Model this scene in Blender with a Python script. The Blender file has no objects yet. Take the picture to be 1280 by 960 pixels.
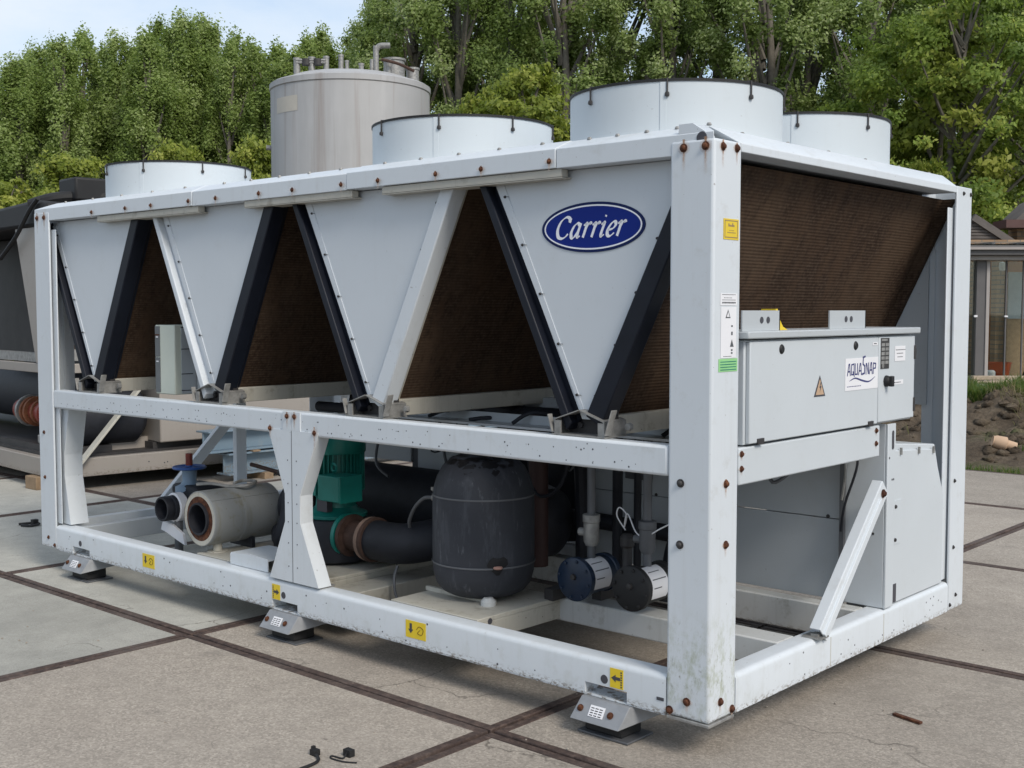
import bpy, math, random
import numpy as np
from mathutils import Vector, Matrix
R = math.radians
C = bpy.context.scene.collection
SC = bpy.context.scene
random.seed(7)

# ------------------------------------------------------------------ camera
CAM = Vector((2.1527, -3.4129, 1.5553)); YAW = -0.7297; PITCH = -0.0616
cd = bpy.data.cameras.new('camera'); cam = bpy.data.objects.new('camera', cd); C.objects.link(cam)
cd.sensor_width = 36; cd.lens = 1485.84 / 1280 * 36; cd.clip_start = .05; cd.clip_end = 2000
cam.location = CAM; cam.rotation_euler = (math.pi / 2 + PITCH, 0, -YAW)
SC.camera = cam

# ------------------------------------------------------------------ world, sun, exposure
SUN_EL, SUN_AZ = R(41), R(15)          # azimuth measured from +x towards -y (sun to the right of and behind the camera)
w = bpy.data.worlds.new('World'); SC.world = w; w.use_nodes = True
nt = w.node_tree; nt.nodes.clear()
o_ = nt.nodes.new('ShaderNodeOutputWorld'); bg = nt.nodes.new('ShaderNodeBackground'); bg.inputs[1].default_value = .13
sky = nt.nodes.new('ShaderNodeTexSky'); sky.sky_type = 'NISHITA'; sky.sun_disc = False
sdir = Vector((math.cos(SUN_EL) * math.cos(SUN_AZ), -math.cos(SUN_EL) * math.sin(SUN_AZ), math.sin(SUN_EL)))
sky.sun_elevation = SUN_EL; sky.sun_rotation = math.atan2(sdir.x, sdir.y)
sky.air_density = 1.0; sky.dust_density = 1.2; sky.ozone_density = 1.5
tc = nt.nodes.new('ShaderNodeTexCoord'); mp = nt.nodes.new('ShaderNodeMapping'); mp.inputs['Scale'].default_value = (1, 1, 2.6)
nz = nt.nodes.new('ShaderNodeTexNoise'); nz.inputs['Scale'].default_value = 2.1; nz.inputs['Detail'].default_value = 7; nz.inputs['Roughness'].default_value = .58
cr = nt.nodes.new('ShaderNodeValToRGB'); cr.color_ramp.elements[0].position = .40; cr.color_ramp.elements[1].position = .62
cr.color_ramp.elements[0].color = (.30, .30, .30, 1); cr.color_ramp.elements[1].color = (.97, .97, .97, 1)
mx = nt.nodes.new('ShaderNodeMix'); mx.data_type = 'RGBA'
mx.inputs[7].default_value = (4.75, 5.25, 5.8, 1)
L_ = nt.links.new
L_(tc.outputs['Generated'], mp.inputs[0]); L_(mp.outputs[0], nz.inputs['Vector']); L_(nz.outputs[0], cr.inputs[0])
L_(cr.outputs[0], mx.inputs[0]); L_(sky.outputs[0], mx.inputs[6]); L_(mx.outputs[2], bg.inputs[0]); L_(bg.outputs[0], o_.inputs[0])
sl = bpy.data.lights.new('sun', 'SUN'); sl.energy = 1.9; sl.angle = R(19); sl.color = (1, .93, .83)
so = bpy.data.objects.new('sun', sl); C.objects.link(so); so.location = (6, -6, 14)
so.rotation_euler = sdir.to_track_quat('Z', 'Y').to_euler()
SC.view_settings.view_transform = 'Standard'; SC.view_settings.look = 'None'; SC.view_settings.gamma = 1; SC.view_settings.exposure = 0.41
SC.view_settings.use_curve_mapping = False
SC.cycles.max_bounces = 6; SC.cycles.transparent_max_bounces = 12; SC.cycles.sample_clamp_indirect = 8

# ------------------------------------------------------------------ material helpers
class NT:
    def __init__(s, name):
        s.m = bpy.data.materials.new(name); s.m.use_nodes = True; s.t = s.m.node_tree; s.t.nodes.clear()
        s.out = s.t.nodes.new('ShaderNodeOutputMaterial')
    def n(s, typ, **kw):
        q = s.t.nodes.new('ShaderNode' + typ)
        for k, v in kw.items(): setattr(q, k, v)
        return q
    def l(s, a, b): s.t.links.new(a, b)
    def val(s, sock, v):
        if hasattr(v, 'links') or hasattr(v, 'is_linked'): s.l(v, sock)
        else: sock.default_value = v
    def coord(s, scale=(1, 1, 1), kind='Object'):
        if kind == 'World':
            c = s.n('NewGeometry').outputs['Position']
        else: c = s.n('TexCoord').outputs[kind]
        m = s.n('Mapping'); m.inputs['Scale'].default_value = scale; s.l(c, m.inputs[0]); return m.outputs[0]
    def noise(s, vec, scale, detail=3, rough=.5):
        q = s.n('TexNoise'); q.inputs['Scale'].default_value = scale; q.inputs['Detail'].default_value = detail
        q.inputs['Roughness'].default_value = rough; s.l(vec, q.inputs['Vector']); return q.outputs[0]
    def ramp(s, fac, stops):
        q = s.n('ValToRGB'); e = q.color_ramp.elements
        while len(e) > 1: e.remove(e[-1])
        e[0].position = stops[0][0]; e[0].color = c4(stops[0][1])
        for p, c in stops[1:]:
            x = e.new(p); x.color = c4(c)
        s.l(fac, q.inputs[0]); return q.outputs[0]
    def mix(s, fac, a, b, blend='MIX'):
        q = s.n('Mix', data_type='RGBA', blend_type=blend)
        s.val(q.inputs[0], fac); s.val(q.inputs[6], c4(a) if isinstance(a, (tuple, float)) else a); s.val(q.inputs[7], c4(b) if isinstance(b, (tuple, float)) else b)
        return q.outputs[2]
    def math(s, op, a, b=0.):
        q = s.n('Math', operation=op); s.val(q.inputs[0], a); s.val(q.inputs[1], b); return q.outputs[0]
    def bsdf(s, col, rough=.5, metal=0., spec=.4, bump=None, bstr=.2, bdist=.01):
        b = s.n('BsdfPrincipled'); s.val(b.inputs['Base Color'], c4(col) if isinstance(col, tuple) else col); s.val(b.inputs['Roughness'], rough)
        s.val(b.inputs['Metallic'], metal); b.inputs['Specular IOR Level'].default_value = spec
        if bump is not None:
            q = s.n('Bump'); q.inputs['Strength'].default_value = bstr; q.inputs['Distance'].default_value = bdist
            s.l(bump, q.inputs['Height']); s.l(q.outputs[0], b.inputs['Normal'])
        s.l(b.outputs[0], s.out.inputs[0]); return b
def c4(c):
    if isinstance(c, (int, float)): return (c, c, c, 1)
    return tuple(c) if len(c) == 4 else (c[0], c[1], c[2], 1)

def simple(name, col, rough=.5, metal=0., var=.12, scale=6, bump=0., spec=.4):
    t = NT(name); v = t.coord(kind='World'); f = t.noise(v, scale, 5, .6)
    d = tuple(x * (1 - var * 2) for x in col); e = tuple(min(1, x * (1 + var)) for x in col)
    c = t.mix(f, d, e)
    t.bsdf(c, rough, metal, spec, f if bump else None, bump, .01); return t.m

def paint(name, col, dirt=(.36, .34, .29), amount=1., rough=.42, grime=True, moss=0.):
    """outdoor sheet metal paint: faint clouding, rain streaks, chips"""
    t = NT(name); W_ = t.coord(kind='World'); 
    big = t.noise(W_, 1.7, 4, .6)
    base = t.mix(big, tuple(x * .93 for x in col), tuple(min(1, x * 1.04) for x in col))
    st = t.noise(t.coord((26, 26, 1.3), 'World'), 1., 4, .65)
    sm = t.ramp(st, [(.55, 0.), (.82, .22 * amount)])
    base = t.mix(sm, base, dirt)
    bl = t.noise(W_, 9, 6, .7); bm = t.ramp(bl, [(.56, 0.), (.80, .55 * amount)])
    base = t.mix(bm, base, dirt)
    ch = t.noise(W_, 62, 2, .5); cm = t.ramp(ch, [(.735, 0.), (.76, .75 * amount)])
    base = t.mix(cm, base, (.16, .13, .11))
    if grime:
        sep = t.n('SeparateXYZ'); t.l(W_, sep.inputs[0])
        low = t.ramp(sep.outputs[2], [(.12, .5), (.36, 0.)])
        gm = t.math('MULTIPLY', low, t.ramp(t.noise(t.coord((12, 12, 8), 'World'), 1., 5, .7), [(.50, 0.), (.74, .45)]))
        base = t.mix(gm, base, (.26, .27, .19))
        ed = t.math('MULTIPLY', t.ramp(sep.outputs[2], [(.143, 1.), (.166, 0.)]), t.ramp(t.noise(t.coord((30, 30, 60), 'World'), 1.4, 5, .75), [(.50, 0.), (.57, .85)]))
        base = t.mix(ed, base, (.17, .14, .11))
        if moss:
            zr = t.ramp(sep.outputs[2], [(.14, .35), (.27, 1.), (.38, .75), (.55, 0.)])
            nn = t.ramp(t.noise(t.coord((16, 16, 9), 'World'), 1.3, 7, .75), [(.47, 0.), (.66, .8)])
            base = t.mix(t.math('MULTIPLY', zr, nn), base, (.27, .30, .17))
            nd = t.ramp(t.noise(t.coord((70, 70, 30), 'World'), 1., 4, .7), [(.58, 0.), (.68, .6)])
            base = t.mix(t.math('MULTIPLY', zr, nd), base, (.14, .14, .10))
    h = t.noise(W_, 3.2, 2, .4)
    t.bsdf(base, t.math('ADD', t.math('MULTIPLY', big, .2), rough - .1), 0, .4, h, .10, .02); return t.m

M = {}
M['white'] = paint('white_paint', (.61, .648, .68), amount=.6)
M['postwhite'] = paint('post_paint', (.61, .648, .68), amount=.75, moss=1.)
M['whiter'] = paint('shroud_paint', (.56, .61, .64), amount=.3, rough=.5, grime=False)
M['panelwhite'] = paint('panel_paint', (.58, .617, .65), amount=.2, grime=False)
M['box'] = paint('control_box_paint', (.545, .583, .61), amount=.2, grime=False)
M['cream'] = paint('cream_paint', (.47, .45, .39), dirt=(.20, .17, .12), amount=2.0, rough=.55)
M['dirtywhite'] = paint('dirty_white_paint', (.52, .53, .52), dirt=(.24, .22, .18), amount=1.9)
M['inner'] = paint('inner_panel_paint', (.45, .48, .50), amount=.4)
M['beige'] = paint('old_beige_paint', (.31, .28, .25), dirt=(.2, .17, .14), amount=.9)
M['navy'] = simple('navy_coil_edge', (.007, .0095, .018), .5, var=.3, scale=8, spec=.3)
M['black'] = simple('black_insulation', (.016, .018, .025), .62, var=.35, scale=14, bump=.25)
M['blackrub'] = simple('black_rubber', (.016, .016, .017), .6, var=.2)
M['tar'] = simple('torn_black_skin', (.005, .005, .007), .45, var=.2)
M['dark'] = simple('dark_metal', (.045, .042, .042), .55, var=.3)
M['galv'] = simple('galvanised_steel', (.36, .355, .34), .5, .4, var=.38, scale=26)
M['foot'] = simple('grey_cast_foot', (.30, .31, .325), .5, .25, var=.2, scale=14, bump=.1)
M['pipegrey'] = simple('grey_pipe', (.13, .135, .145), .5, .3, var=.2)
M['teal'] = simple('teal_enamel', (.012, .20, .165), .36, var=.22, scale=12)
M['navyfilter'] = simple('navy_filter_enamel', (.012, .026, .055), .35, var=.3, scale=14)
M['blue'] = simple('blue_handwheel', (.035, .10, .33), .4, var=.2)
M['bluegrey'] = simple('blue_grey_valve', (.19, .27, .36), .5, var=.15)
M['bluebeam'] = paint('pale_blue_paint', (.17, .235, .29), amount=.8)
M['label'] = simple('white_label', (.76, .76, .78), .5, var=.03)
M['print'] = simple('dark_print', (.06, .06, .07), .5, var=.05)
M['yellow'] = simple('yellow_sticker', (.74, .54, .03), .45, var=.06, scale=20)
M['green'] = simple('green_sticker', (.30, .62, .26), .5, var=.1, scale=20)
M['badgeblue'] = simple('badge_blue', (.006, .022, .20), .55, var=.04, spec=.15)
M['badgenavy'] = simple('badge_navy', (.008, .018, .085), .55, var=.04, spec=.15)
M['badgewhite'] = simple('badge_white', (.82, .83, .88), .4, var=.02)
M['logonavy'] = simple('logo_navy', (.05, .055, .17), .45, var=.05)
M['steelcyl'] = paint('cladding_steel', (.24, .25, .25), dirt=(.17, .15, .085), amount=2.4, rough=.4)
M['inverter'] = simple('inverter_plastic', (.62, .65, .56), .5, var=.05)
M['invgrey'] = simple('inverter_panel', (.15, .16, .165), .5, var=.08)
M['wood'] = simple('raw_timber', (.30, .21, .13), .8, var=.25, scale=18, bump=.2)
M['paletimber'] = simple('pale_timber', (.42, .34, .25), .8, var=.25, scale=12, bump=.2)
M['orange'] = simple('orange_plastic', (.55, .10, .03), .45, var=.1)
M['terracotta'] = simple('pale_clay', (.52, .36, .24), .7, var=.1)
M['aluframe'] = simple('grey_window_frame', (.12, .115, .115), .45, var=.1)
M['paleframe'] = simple('pale_window_frame', (.36, .33, .31), .5, var=.1)
M['orangedoor'] = simple('orange_brown_door', (.42, .15, .04), .5, var=.15)
M['curtain'] = simple('grey_blue_curtain', (.33, .38, .42), .9, var=.2, scale=5)
M['redpipe'] = simple('red_enamel_pipe', (.25, .045, .03), .5, var=.35, scale=16)
M['rustpipe'] = simple('rusty_orange_pipe', (.27, .10, .045), .75, var=.4, scale=18, bump=.2)

def rust():
    t = NT('rust'); v = t.coord(kind='World'); f = t.noise(v, 38, 5, .7)
    c = t.ramp(f, [(.3, (.03, .014, .010)), (.5, (.085, .033, .018)), (.75, (.20, .085, .04))])
    t.bsdf(c, .85, .1, .3, f, .5, .006); return t.m
M['rust'] = rust()
def edge_steel():
    t = NT('rusty_edge_steel'); v = t.coord(kind='World'); f = t.noise(v, 26, 6, .7); g = t.noise(v, 2.1, 3)
    c = t.ramp(f, [(.28, (.036, .028, .026)), (.5, (.078, .054, .046)), (.75, (.16, .115, .095))])
    c = t.mix(t.ramp(g, [(.45, 0.), (.75, .5)]), c, (.19, .165, .15))
    t.bsdf(c, .8, .15, .3, f, .6, .008); return t.m
M['edge'] = edge_steel()
M['palerim'] = simple('pale_rust_rim', (.26, .175, .135), .8, var=.35, scale=18)
M['flange'] = simple('weathered_flange', (.085, .048, .036), .8, .1, var=.4, scale=20, bump=.3)

def concrete(name, a, b, agg, aggc):
    """exposed-aggregate yard slab"""
    t = NT(name); v = t.coord(kind='World'); oi = t.n('ObjectInfo')
    add = t.n('VectorMath', operation='ADD'); t.l(v, add.inputs[0])
    cmb = t.n('CombineXYZ'); t.l(t.math('MULTIPLY', oi.outputs['Random'], 37.), cmb.inputs[0]); t.l(cmb.outputs[0], add.inputs[1]); v2 = add.outputs[0]
    big = t.noise(v2, 1.1, 6, .62); mid = t.noise(v2, 7, 6, .7); fine = t.noise(v2, 150, 3, .75)
    c = t.mix(t.ramp(big, [(.3, 0.), (.7, 1.)]), a, b)
    c = t.mix(t.ramp(mid, [(.35, .45), (.62, 0.)]), c, tuple(x * .68 for x in a))
    vo = t.n('TexVoronoi'); vo.inputs['Scale'].default_value = 120; t.l(v2, vo.inputs['Vector'])
    sep = t.n('SeparateColor'); t.l(vo.outputs['Color'], sep.inputs[0])
    st = t.ramp(sep.outputs[0], [(.0, tuple(x * .52 for x in aggc)), (.45, aggc), (.8, tuple(min(1, x * 1.35) for x in aggc)), (1., tuple(min(1, x * 1.8) for x in aggc))])
    am = t.math('MULTIPLY', t.ramp(t.noise(v2, 2.7, 4, .6), [(.25, agg * .45), (.7, agg)]), 1.)
    c = t.mix(am, c, st)
    c = t.mix(t.ramp(fine, [(.32, .35), (.52, 0.)]), c, tuple(x * .4 for x in a))
    # dark damp / oil stains and light scuffs with their own outline
    so_ = t.noise(v2, 1.9, 8, .72); c = t.mix(t.ramp(so_, [(.60, 0.), (.72, .38)]), c, (.11, .10, .09))
    sc = t.noise(t.coord((3, 26, 1), 'World'), 1.3, 5, .7); c = t.mix(t.ramp(sc, [(.64, 0.), (.76, .4)]), c, tuple(min(1, x * 1.45) for x in b))
    wv = t.n('VectorMath', operation='ADD'); nv = t.n('TexNoise'); nv.inputs['Scale'].default_value = 3.; nv.inputs['Detail'].default_value = 5; t.l(v2, nv.inputs['Vector'])
    sc3 = t.n('VectorMath', operation='SCALE'); sc3.inputs['Scale'].default_value = .35; t.l(nv.outputs['Color'], sc3.inputs[0]); t.l(v2, wv.inputs[0]); t.l(sc3.outputs[0], wv.inputs[1])
    ck = t.n('TexVoronoi', feature='DISTANCE_TO_EDGE'); ck.inputs['Scale'].default_value = .8; t.l(wv.outputs[0], ck.inputs['Vector'])
    cm = t.math('MULTIPLY', t.ramp(ck.outputs['Distance'], [(.0015, .75), (.004, 0.)]), t.ramp(t.noise(v2, .9, 3), [(.52, 0.), (.6, 1.)]))
    c = t.mix(cm, c, (.07, .06, .05))
    wr = t.noise(t.coord((1.2, 1.2, 1.2), 'World'), .55, 7, .68); c = t.mix(t.ramp(wr, [(.46, 0.), (.62, .42)]), c, tuple(x * .55 for x in a))
    sp_ = t.noise(v2, 16, 4, .6); c = t.mix(t.ramp(sp_, [(.70, 0.), (.74, .6)]), c, (.10, .085, .075))
    tint = t.n('HueSaturation'); t.l(c, tint.inputs['Color']); t.l(t.math('ADD', t.math('MULTIPLY', oi.outputs['Random'], .22), .9), tint.inputs['Value'])
    hh = t.math('ADD', t.math('MULTIPLY', vo.outputs['Distance'], -.5), t.math('MULTIPLY', fine, .8))
    t.bsdf(tint.outputs[0], .9, 0, .25, hh, .55, .004); return t.m
M['conc'] = concrete('aggregate_concrete', (.325, .285, .24), (.385, .345, .295), .48, (.34, .30, .255))
M['concgrey'] = concrete('smooth_grey_concrete', (.43, .42, .375), (.50, .485, .43), .22, (.31, .30, .275))

def coil():
    t = NT('finned_coil'); W_ = t.coord(kind='World'); sep = t.n('SeparateXYZ'); t.l(W_, sep.inputs[0])
    ln = t.math('SINE', t.math('MULTIPLY', sep.outputs[2], 2 * math.pi / .0125))
    wob = t.noise(t.coord((40, 40, 40), 'World'), 1.4, 4, .6)
    lf = t.math('ADD', t.math('MULTIPLY', ln, .07), t.math('ADD', t.math('MULTIPLY', wob, .75), .10))
    c = t.ramp(lf, [(.1, (.015, .010, .007)), (.45, (.046, .029, .020)), (.85, (.125, .090, .064))])
    st = t.noise(t.coord((7, 7, 1.2), 'World'), 1.2, 5, .65)
    c = t.mix(t.ramp(st, [(.45, 0.), (.62, .8)]), c, (.072, .044, .028))
    c = t.mix(t.ramp(t.noise(t.coord((1, 1, 1), 'World'), 2.3, 4, .6), [(.46, 0.), (.66, .55)]), c, (.105, .070, .046))
    c = t.mix(t.ramp(t.noise(t.coord((14, 14, 4), 'World'), 1.5, 6, .75), [(.53, 0.), (.68, .65)]), c, (.026, .017, .012))
    t.bsdf(c, .85, .0, .1, ln, .22, .003); return t.m
M['coil'] = coil()

def vesselmat():
    t = NT('tank_insulation'); v = t.coord(kind='World'); f = t.noise(v, 5, 6, .65)
    c = t.mix(f, (.020, .022, .028), (.042, .046, .057))
    c = t.mix(t.ramp(t.noise(t.coord((9, 9, 2.2), 'World'), 1.2, 6, .7), [(.54, 0.), (.72, .5)]), c, (.10, .108, .125))
    c = t.mix(t.ramp(t.noise(t.coord((40, 40, 9), 'World'), 1., 4, .7), [(.60, 0.), (.70, .35)]), c, (.16, .17, .19))
    t.bsdf(c, .6, 0, .35, f, .3, .01); return t.m
def galvtank():
    t = NT('weathered_tank_steel'); v = t.coord(kind='Object'); st = t.noise(t.coord((4.5, 4.5, .14), 'Object'), 1, 5, .65)
    c = t.mix(t.noise(v, .9, 4, .6), (.35, .35, .35), (.46, .46, .46))
    c = t.mix(t.ramp(st, [(.55, 0.), (.72, .5)]), c, (.24, .19, .16))
    st2 = t.noise(t.coord((1.5, 1.5, .2), 'Object'), 1.7, 5, .6); c = t.mix(t.ramp(st2, [(.50, 0.), (.74, .3)]), c, (.58, .58, .58))
    t.bsdf(c, .62, .2, .3, st, .06, .05); return t.m
M['tank'] = galvtank()

def leafmat(name, a, b, c_):
    t = NT(name); at = t.n('Attribute'); at.attribute_name = 'tone'
    col = t.ramp(at.outputs['Fac'], [(0., a), (.6, b), (1., c_)])
    d = t.n('BsdfPrincipled'); t.l(col, d.inputs['Base Color']); d.inputs['Roughness'].default_value = .5; d.inputs['Specular IOR Level'].default_value = .35
    tr = t.n('BsdfTranslucent'); t.l(t.mix(.4, col, (.26, .36, .05)), tr.inputs[0])
    mx = t.n('MixShader'); mx.inputs[0].default_value = .5; t.l(d.outputs[0], mx.inputs[1]); t.l(tr.outputs[0], mx.inputs[2]); t.l(mx.outputs[0], t.out.inputs[0]); return t.m
M['leafpop'] = leafmat('poplar_leaf', (.17, .24, .055), (.29, .38, .105), (.44, .52, .22))
M['leafdark'] = leafmat('dark_leaf', (.155, .22, .055), (.27, .355, .105), (.44, .51, .24))
M['leaflight'] = leafmat('yellow_green_leaf', (.18, .23, .035), (.31, .36, .06), (.46, .48, .11))
M['leafmid'] = leafmat('broad_green_leaf', (.13, .20, .035), (.25, .34, .06), (.44, .48, .10))
M['grassm'] = leafmat('grass_blade', (.05, .10, .02), (.08, .14, .03), (.22, .20, .08))
M['dry'] = leafmat('dry_straw', (.16, .12, .07), (.26, .20, .12), (.36, .30, .18))
M['bark'] = simple('bark', (.19, .17, .145), .9, var=.35, scale=9, bump=.6)
def earth():
    t = NT('bare_earth'); v = t.coord(kind='World'); f = t.noise(v, 4, 8, .7); g = t.noise(v, 30, 5, .7)
    c = t.ramp(f, [(.3, (.055, .042, .030)), (.5, (.12, .093, .066)), (.7, (.20, .16, .115))])
    c = t.mix(t.ramp(g, [(.35, .5), (.6, 0.)]), c, (.05, .038, .028))
    c = t.mix(t.ramp(t.noise(v, 1.3, 5, .6), [(.55, 0.), (.7, .55)]), c, (.075, .10, .03))
    t.bsdf(c, .95, 0, .2, g, .8, .04); return t.m
M['earth'] = earth()
def brickm():
    t = NT('brown_brick'); b = t.n('TexBrick'); b.inputs['Scale'].default_value = 1
    mp_ = t.n('Mapping'); mp_.inputs['Rotation'].default_value = (R(90), 0, 0); t.l(t.n('TexCoord').outputs['Object'], mp_.inputs[0]); t.l(mp_.outputs[0], b.inputs['Vector'])
    b.inputs['Color1'].default_value = c4((.24, .155, .095)); b.inputs['Color2'].default_value = c4((.36, .245, .155)); b.inputs['Mortar'].default_value = c4((.18, .155, .13))
    b.inputs['Brick Width'].default_value = .22; b.inputs['Row Height'].default_value = .075; b.inputs['Mortar Size'].default_value = .01
    t.bsdf(b.outputs[0], .9, 0, .2); return t.m
M['brick'] = brickm()
def glass():
    t = NT('window_glass'); g = t.n('BsdfGlossy'); g.inputs['Roughness'].default_value = .02; g.inputs[0].default_value = c4((.9, .95, .95))
    tr = t.n('BsdfTransparent'); tr.inputs[0].default_value = c4((.88, .91, .88)); fr = t.n('Fresnel'); fr.inputs[0].default_value = 1.5
    mx = t.n('MixShader'); t.l(t.math('ADD', fr.outputs[0], .0), mx.inputs[0]); t.l(tr.outputs[0], mx.inputs[1]); t.l(g.outputs[0], mx.inputs[2]); t.l(mx.outputs[0], t.out.inputs[0]); return t.m
M['glass'] = glass()
M['rooftile'] = simple('grey_brown_roof_tile', (.13, .115, .105), .85, var=.25, scale=6)
M['roofdark'] = simple('red_brown_fascia', (.10, .05, .045), .6, var=.15)
M['hazewhite'] = simple('far_white_wall', (.6, .6, .6), .8, var=.1)
def rustdecal():
    t = NT('rust_stain'); uv = t.n('TexCoord').outputs['UV']; sep = t.n('SeparateXYZ'); t.l(uv, sep.inputs[0])
    du = t.math('ABSOLUTE', t.math('SUBTRACT', sep.outputs[0], .5))
    drip = t.math('MULTIPLY', t.ramp(du, [(.03, 1.), (.13, 0.)]), t.ramp(sep.outputs[1], [(.02, 0.), (.72, 1.)]))
    drip = t.math('MULTIPLY', drip, t.ramp(t.noise(t.coord((60, 60, 60), 'World'), 1, 3), [(.3, .45), (.6, 1.)]))
    # halo ring round the bolt, bolt centre at v=.76
    dv = t.math('MULTIPLY', t.math('SUBTRACT', sep.outputs[1], .76), 2.1)
    rr = t.math('SQRT', t.math('ADD', t.math('POWER', du, 2.), t.math('POWER', dv, 2.)))
    halo = t.ramp(rr, [(.22, .55), (.44, 0.)])
    a = t.math('MAXIMUM', drip, halo)
    b = t.n('BsdfPrincipled'); b.inputs['Roughness'].default_value = .8
    t.l(t.mix(drip, (.72, .58, .50), (.33, .16, .06)), b.inputs['Base Color'])
    tr = t.n('BsdfTransparent'); mx = t.n('MixShader'); t.l(t.math('MULTIPLY', a, .9), mx.inputs[0]); t.l(tr.outputs[0], mx.inputs[1]); t.l(b.outputs[0], mx.inputs[2]); t.l(mx.outputs[0], t.out.inputs[0]); return t.m
M['stain'] = rustdecal()

# ------------------------------------------------------------------ mesh helpers
class MB:
    def __init__(s): s.v = []; s.f = []; s.mi = []; s.uv = {}
    def add(s, vs, fs, mi=0):
        b = len(s.v); s.v += [tuple(p) for p in vs]; s.f += [tuple(i + b for i in q) for q in fs]; s.mi += [mi] * len(fs); return s
    def box(s, x0, x1, y0, y1, z0, z1, mi=0):
        x0, x1 = sorted((x0, x1)); y0, y1 = sorted((y0, y1)); z0, z1 = sorted((z0, z1))
        v = [(x, y, z) for z in (z0, z1) for y in (y0, y1) for x in (x0, x1)]
        return s.add(v, [(0, 2, 3, 1), (4, 5, 7, 6), (0, 1, 5, 4), (2, 6, 7, 3), (0, 4, 6, 2), (1, 3, 7, 5)], mi)
    def bar(s, a, b, wd, ht, up=(0, 0, 1), mi=0):
        a = Vector(a); b = Vector(b); d = (b - a).normalized(); u = Vector(up); r_ = d.cross(u).normalized(); u = r_.cross(d)
        v = [p + r_ * sx * wd / 2 + u * sz * ht / 2 for p in (a, b) for sx, sz in ((-1, -1), (1, -1), (1, 1), (-1, 1))]
        return s.add(v, [(3, 2, 1, 0), (4, 5, 6, 7), (0, 1, 5, 4), (1, 2, 6, 5), (2, 3, 7, 6), (3, 0, 4, 7)], mi)
    def cyl(s, a, b, r0, r1=None, n=20, caps=True, mi=0):
        return s.tube([a, b], [r0, r0 if r1 is None else r1], n, caps, mi)
    def tube(s, pts, rad, n=12, caps=True, mi=0):
        pts = [Vector(p) for p in pts]; rad = rad if isinstance(rad, (list, tuple)) else [rad] * len(pts)
        ref = None; rings = []
        for i, p in enumerate(pts):
            d = (pts[min(i + 1, len(pts) - 1)] - pts[max(i - 1, 0)]).normalized()
            if ref is None:
                ref = Vector((0, 0, 1)) if abs(d.z) < .9 else Vector((1, 0, 0)); ref = (ref - d * ref.dot(d)).normalized()
            else: ref = (ref - d * ref.dot(d)).normalized()
            o = d.cross(ref)
            rings.append([p + (ref * math.cos(2 * math.pi * k / n) + o * math.sin(2 * math.pi * k / n)) * rad[i] for k in range(n)])
        v = [q for r_ in rings for q in r_]; f = []
        for i in range(len(rings) - 1):
            for k in range(n):
                f.append((i * n + k, i * n + (k + 1) % n, (i + 1) * n + (k + 1) % n, (i + 1) * n + k))
        if caps: f += [tuple(range(n - 1, -1, -1)), tuple(len(v) - n + k for k in range(n))]
        return s.add(v, f, mi)
    def lathe(s, prof, base=(0, 0, 0), axis='z', n=32, mi=0, closed=False):
        v = []; f = []; m = len(prof); B = Vector(base)
        for k in range(n):
            a = 2 * math.pi * k / n
            for r_, h in prof:
                c_, s_ = r_ * math.cos(a), r_ * math.sin(a)
                v.append(B + Vector({'z': (c_, s_, h), 'y': (s_, h, c_), 'x': (h, c_, s_)}[axis]))
        for k in range(n):
            for j in range(m if closed else m - 1):
                a, b = k * m + j, k * m + (j + 1) % m; c_, d = ((k + 1) % n) * m + (j + 1) % m, ((k + 1) % n) * m + j
                f.append((a, d, c_, b))
        return s.add(v, f, mi)
    def prism(s, poly, axis, a, b, mi=0):
        """2D polygon extruded along axis: y -> (x,z), x -> (y,z), z -> (x,y)"""
        mk = {'y': lambda p, t: (p[0], t, p[1]), 'x': lambda p, t: (t, p[0], p[1]), 'z': lambda p, t: (p[0], p[1], t)}[axis]
        n = len(poly); v = [mk(p, a) for p in poly] + [mk(p, b) for p in poly]
        f = [tuple(range(n)), tuple(range(2 * n - 1, n - 1, -1))] + [(i, n + i, n + (i + 1) % n, (i + 1) % n) for i in range(n)]
        return s.add(v, f, mi)
    def disc(s, c, nrm, r, n=10, mi=0, th=.001):
        c = Vector(c); nrm = Vector(nrm).normalized(); return s.cyl(c, c + nrm * th, r, r * .95, n, True, mi)

WO = {}
def mesh_of(name, mb, mats, centre, ang=35):
    me = bpy.data.meshes.new(name); cx = Vector(centre)
    me.from_pydata([tuple(Vector(p) - cx) for p in mb.v], [], mb.f)
    for m in (mats if isinstance(mats, (list, tuple)) else [mats]): me.materials.append(M[m] if isinstance(m, str) else m)
    if len(me.materials) > 1: me.polygons.foreach_set('material_index', mb.mi)
    import bmesh
    bm = bmesh.new(); bm.from_mesh(me); bmesh.ops.recalc_face_normals(bm, faces=bm.faces); bm.to_mesh(me); bm.free()
    me.shade_smooth(); me.set_sharp_from_angle(angle=R(ang)); return me
def link(name, data, parent, world):
    o = bpy.data.objects.new(name, data); C.objects.link(o); wl = Vector(world)
    if parent is not None:
        o.parent = parent; o.location = wl - WO[parent]
    else: o.location = wl
    WO[o] = wl; return o
def part(name, mb, mats, parent=None, label=None, bevel=0., ang=35, seg=2, origin=None):
    if origin is None:
        a = np.array(mb.v); origin = (a.min(0) + a.max(0)) / 2
    me = mesh_of(name, mb, mats, origin, ang); o = link(name, me, parent, origin)
    if label: o['label'] = label
    if bevel:
        b = o.modifiers.new('bevel', 'BEVEL'); b.width = bevel; b.segments = seg; b.limit_method = 'ANGLE'; b.angle_limit = R(40); b.use_clamp_overlap = True
    return o
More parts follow.
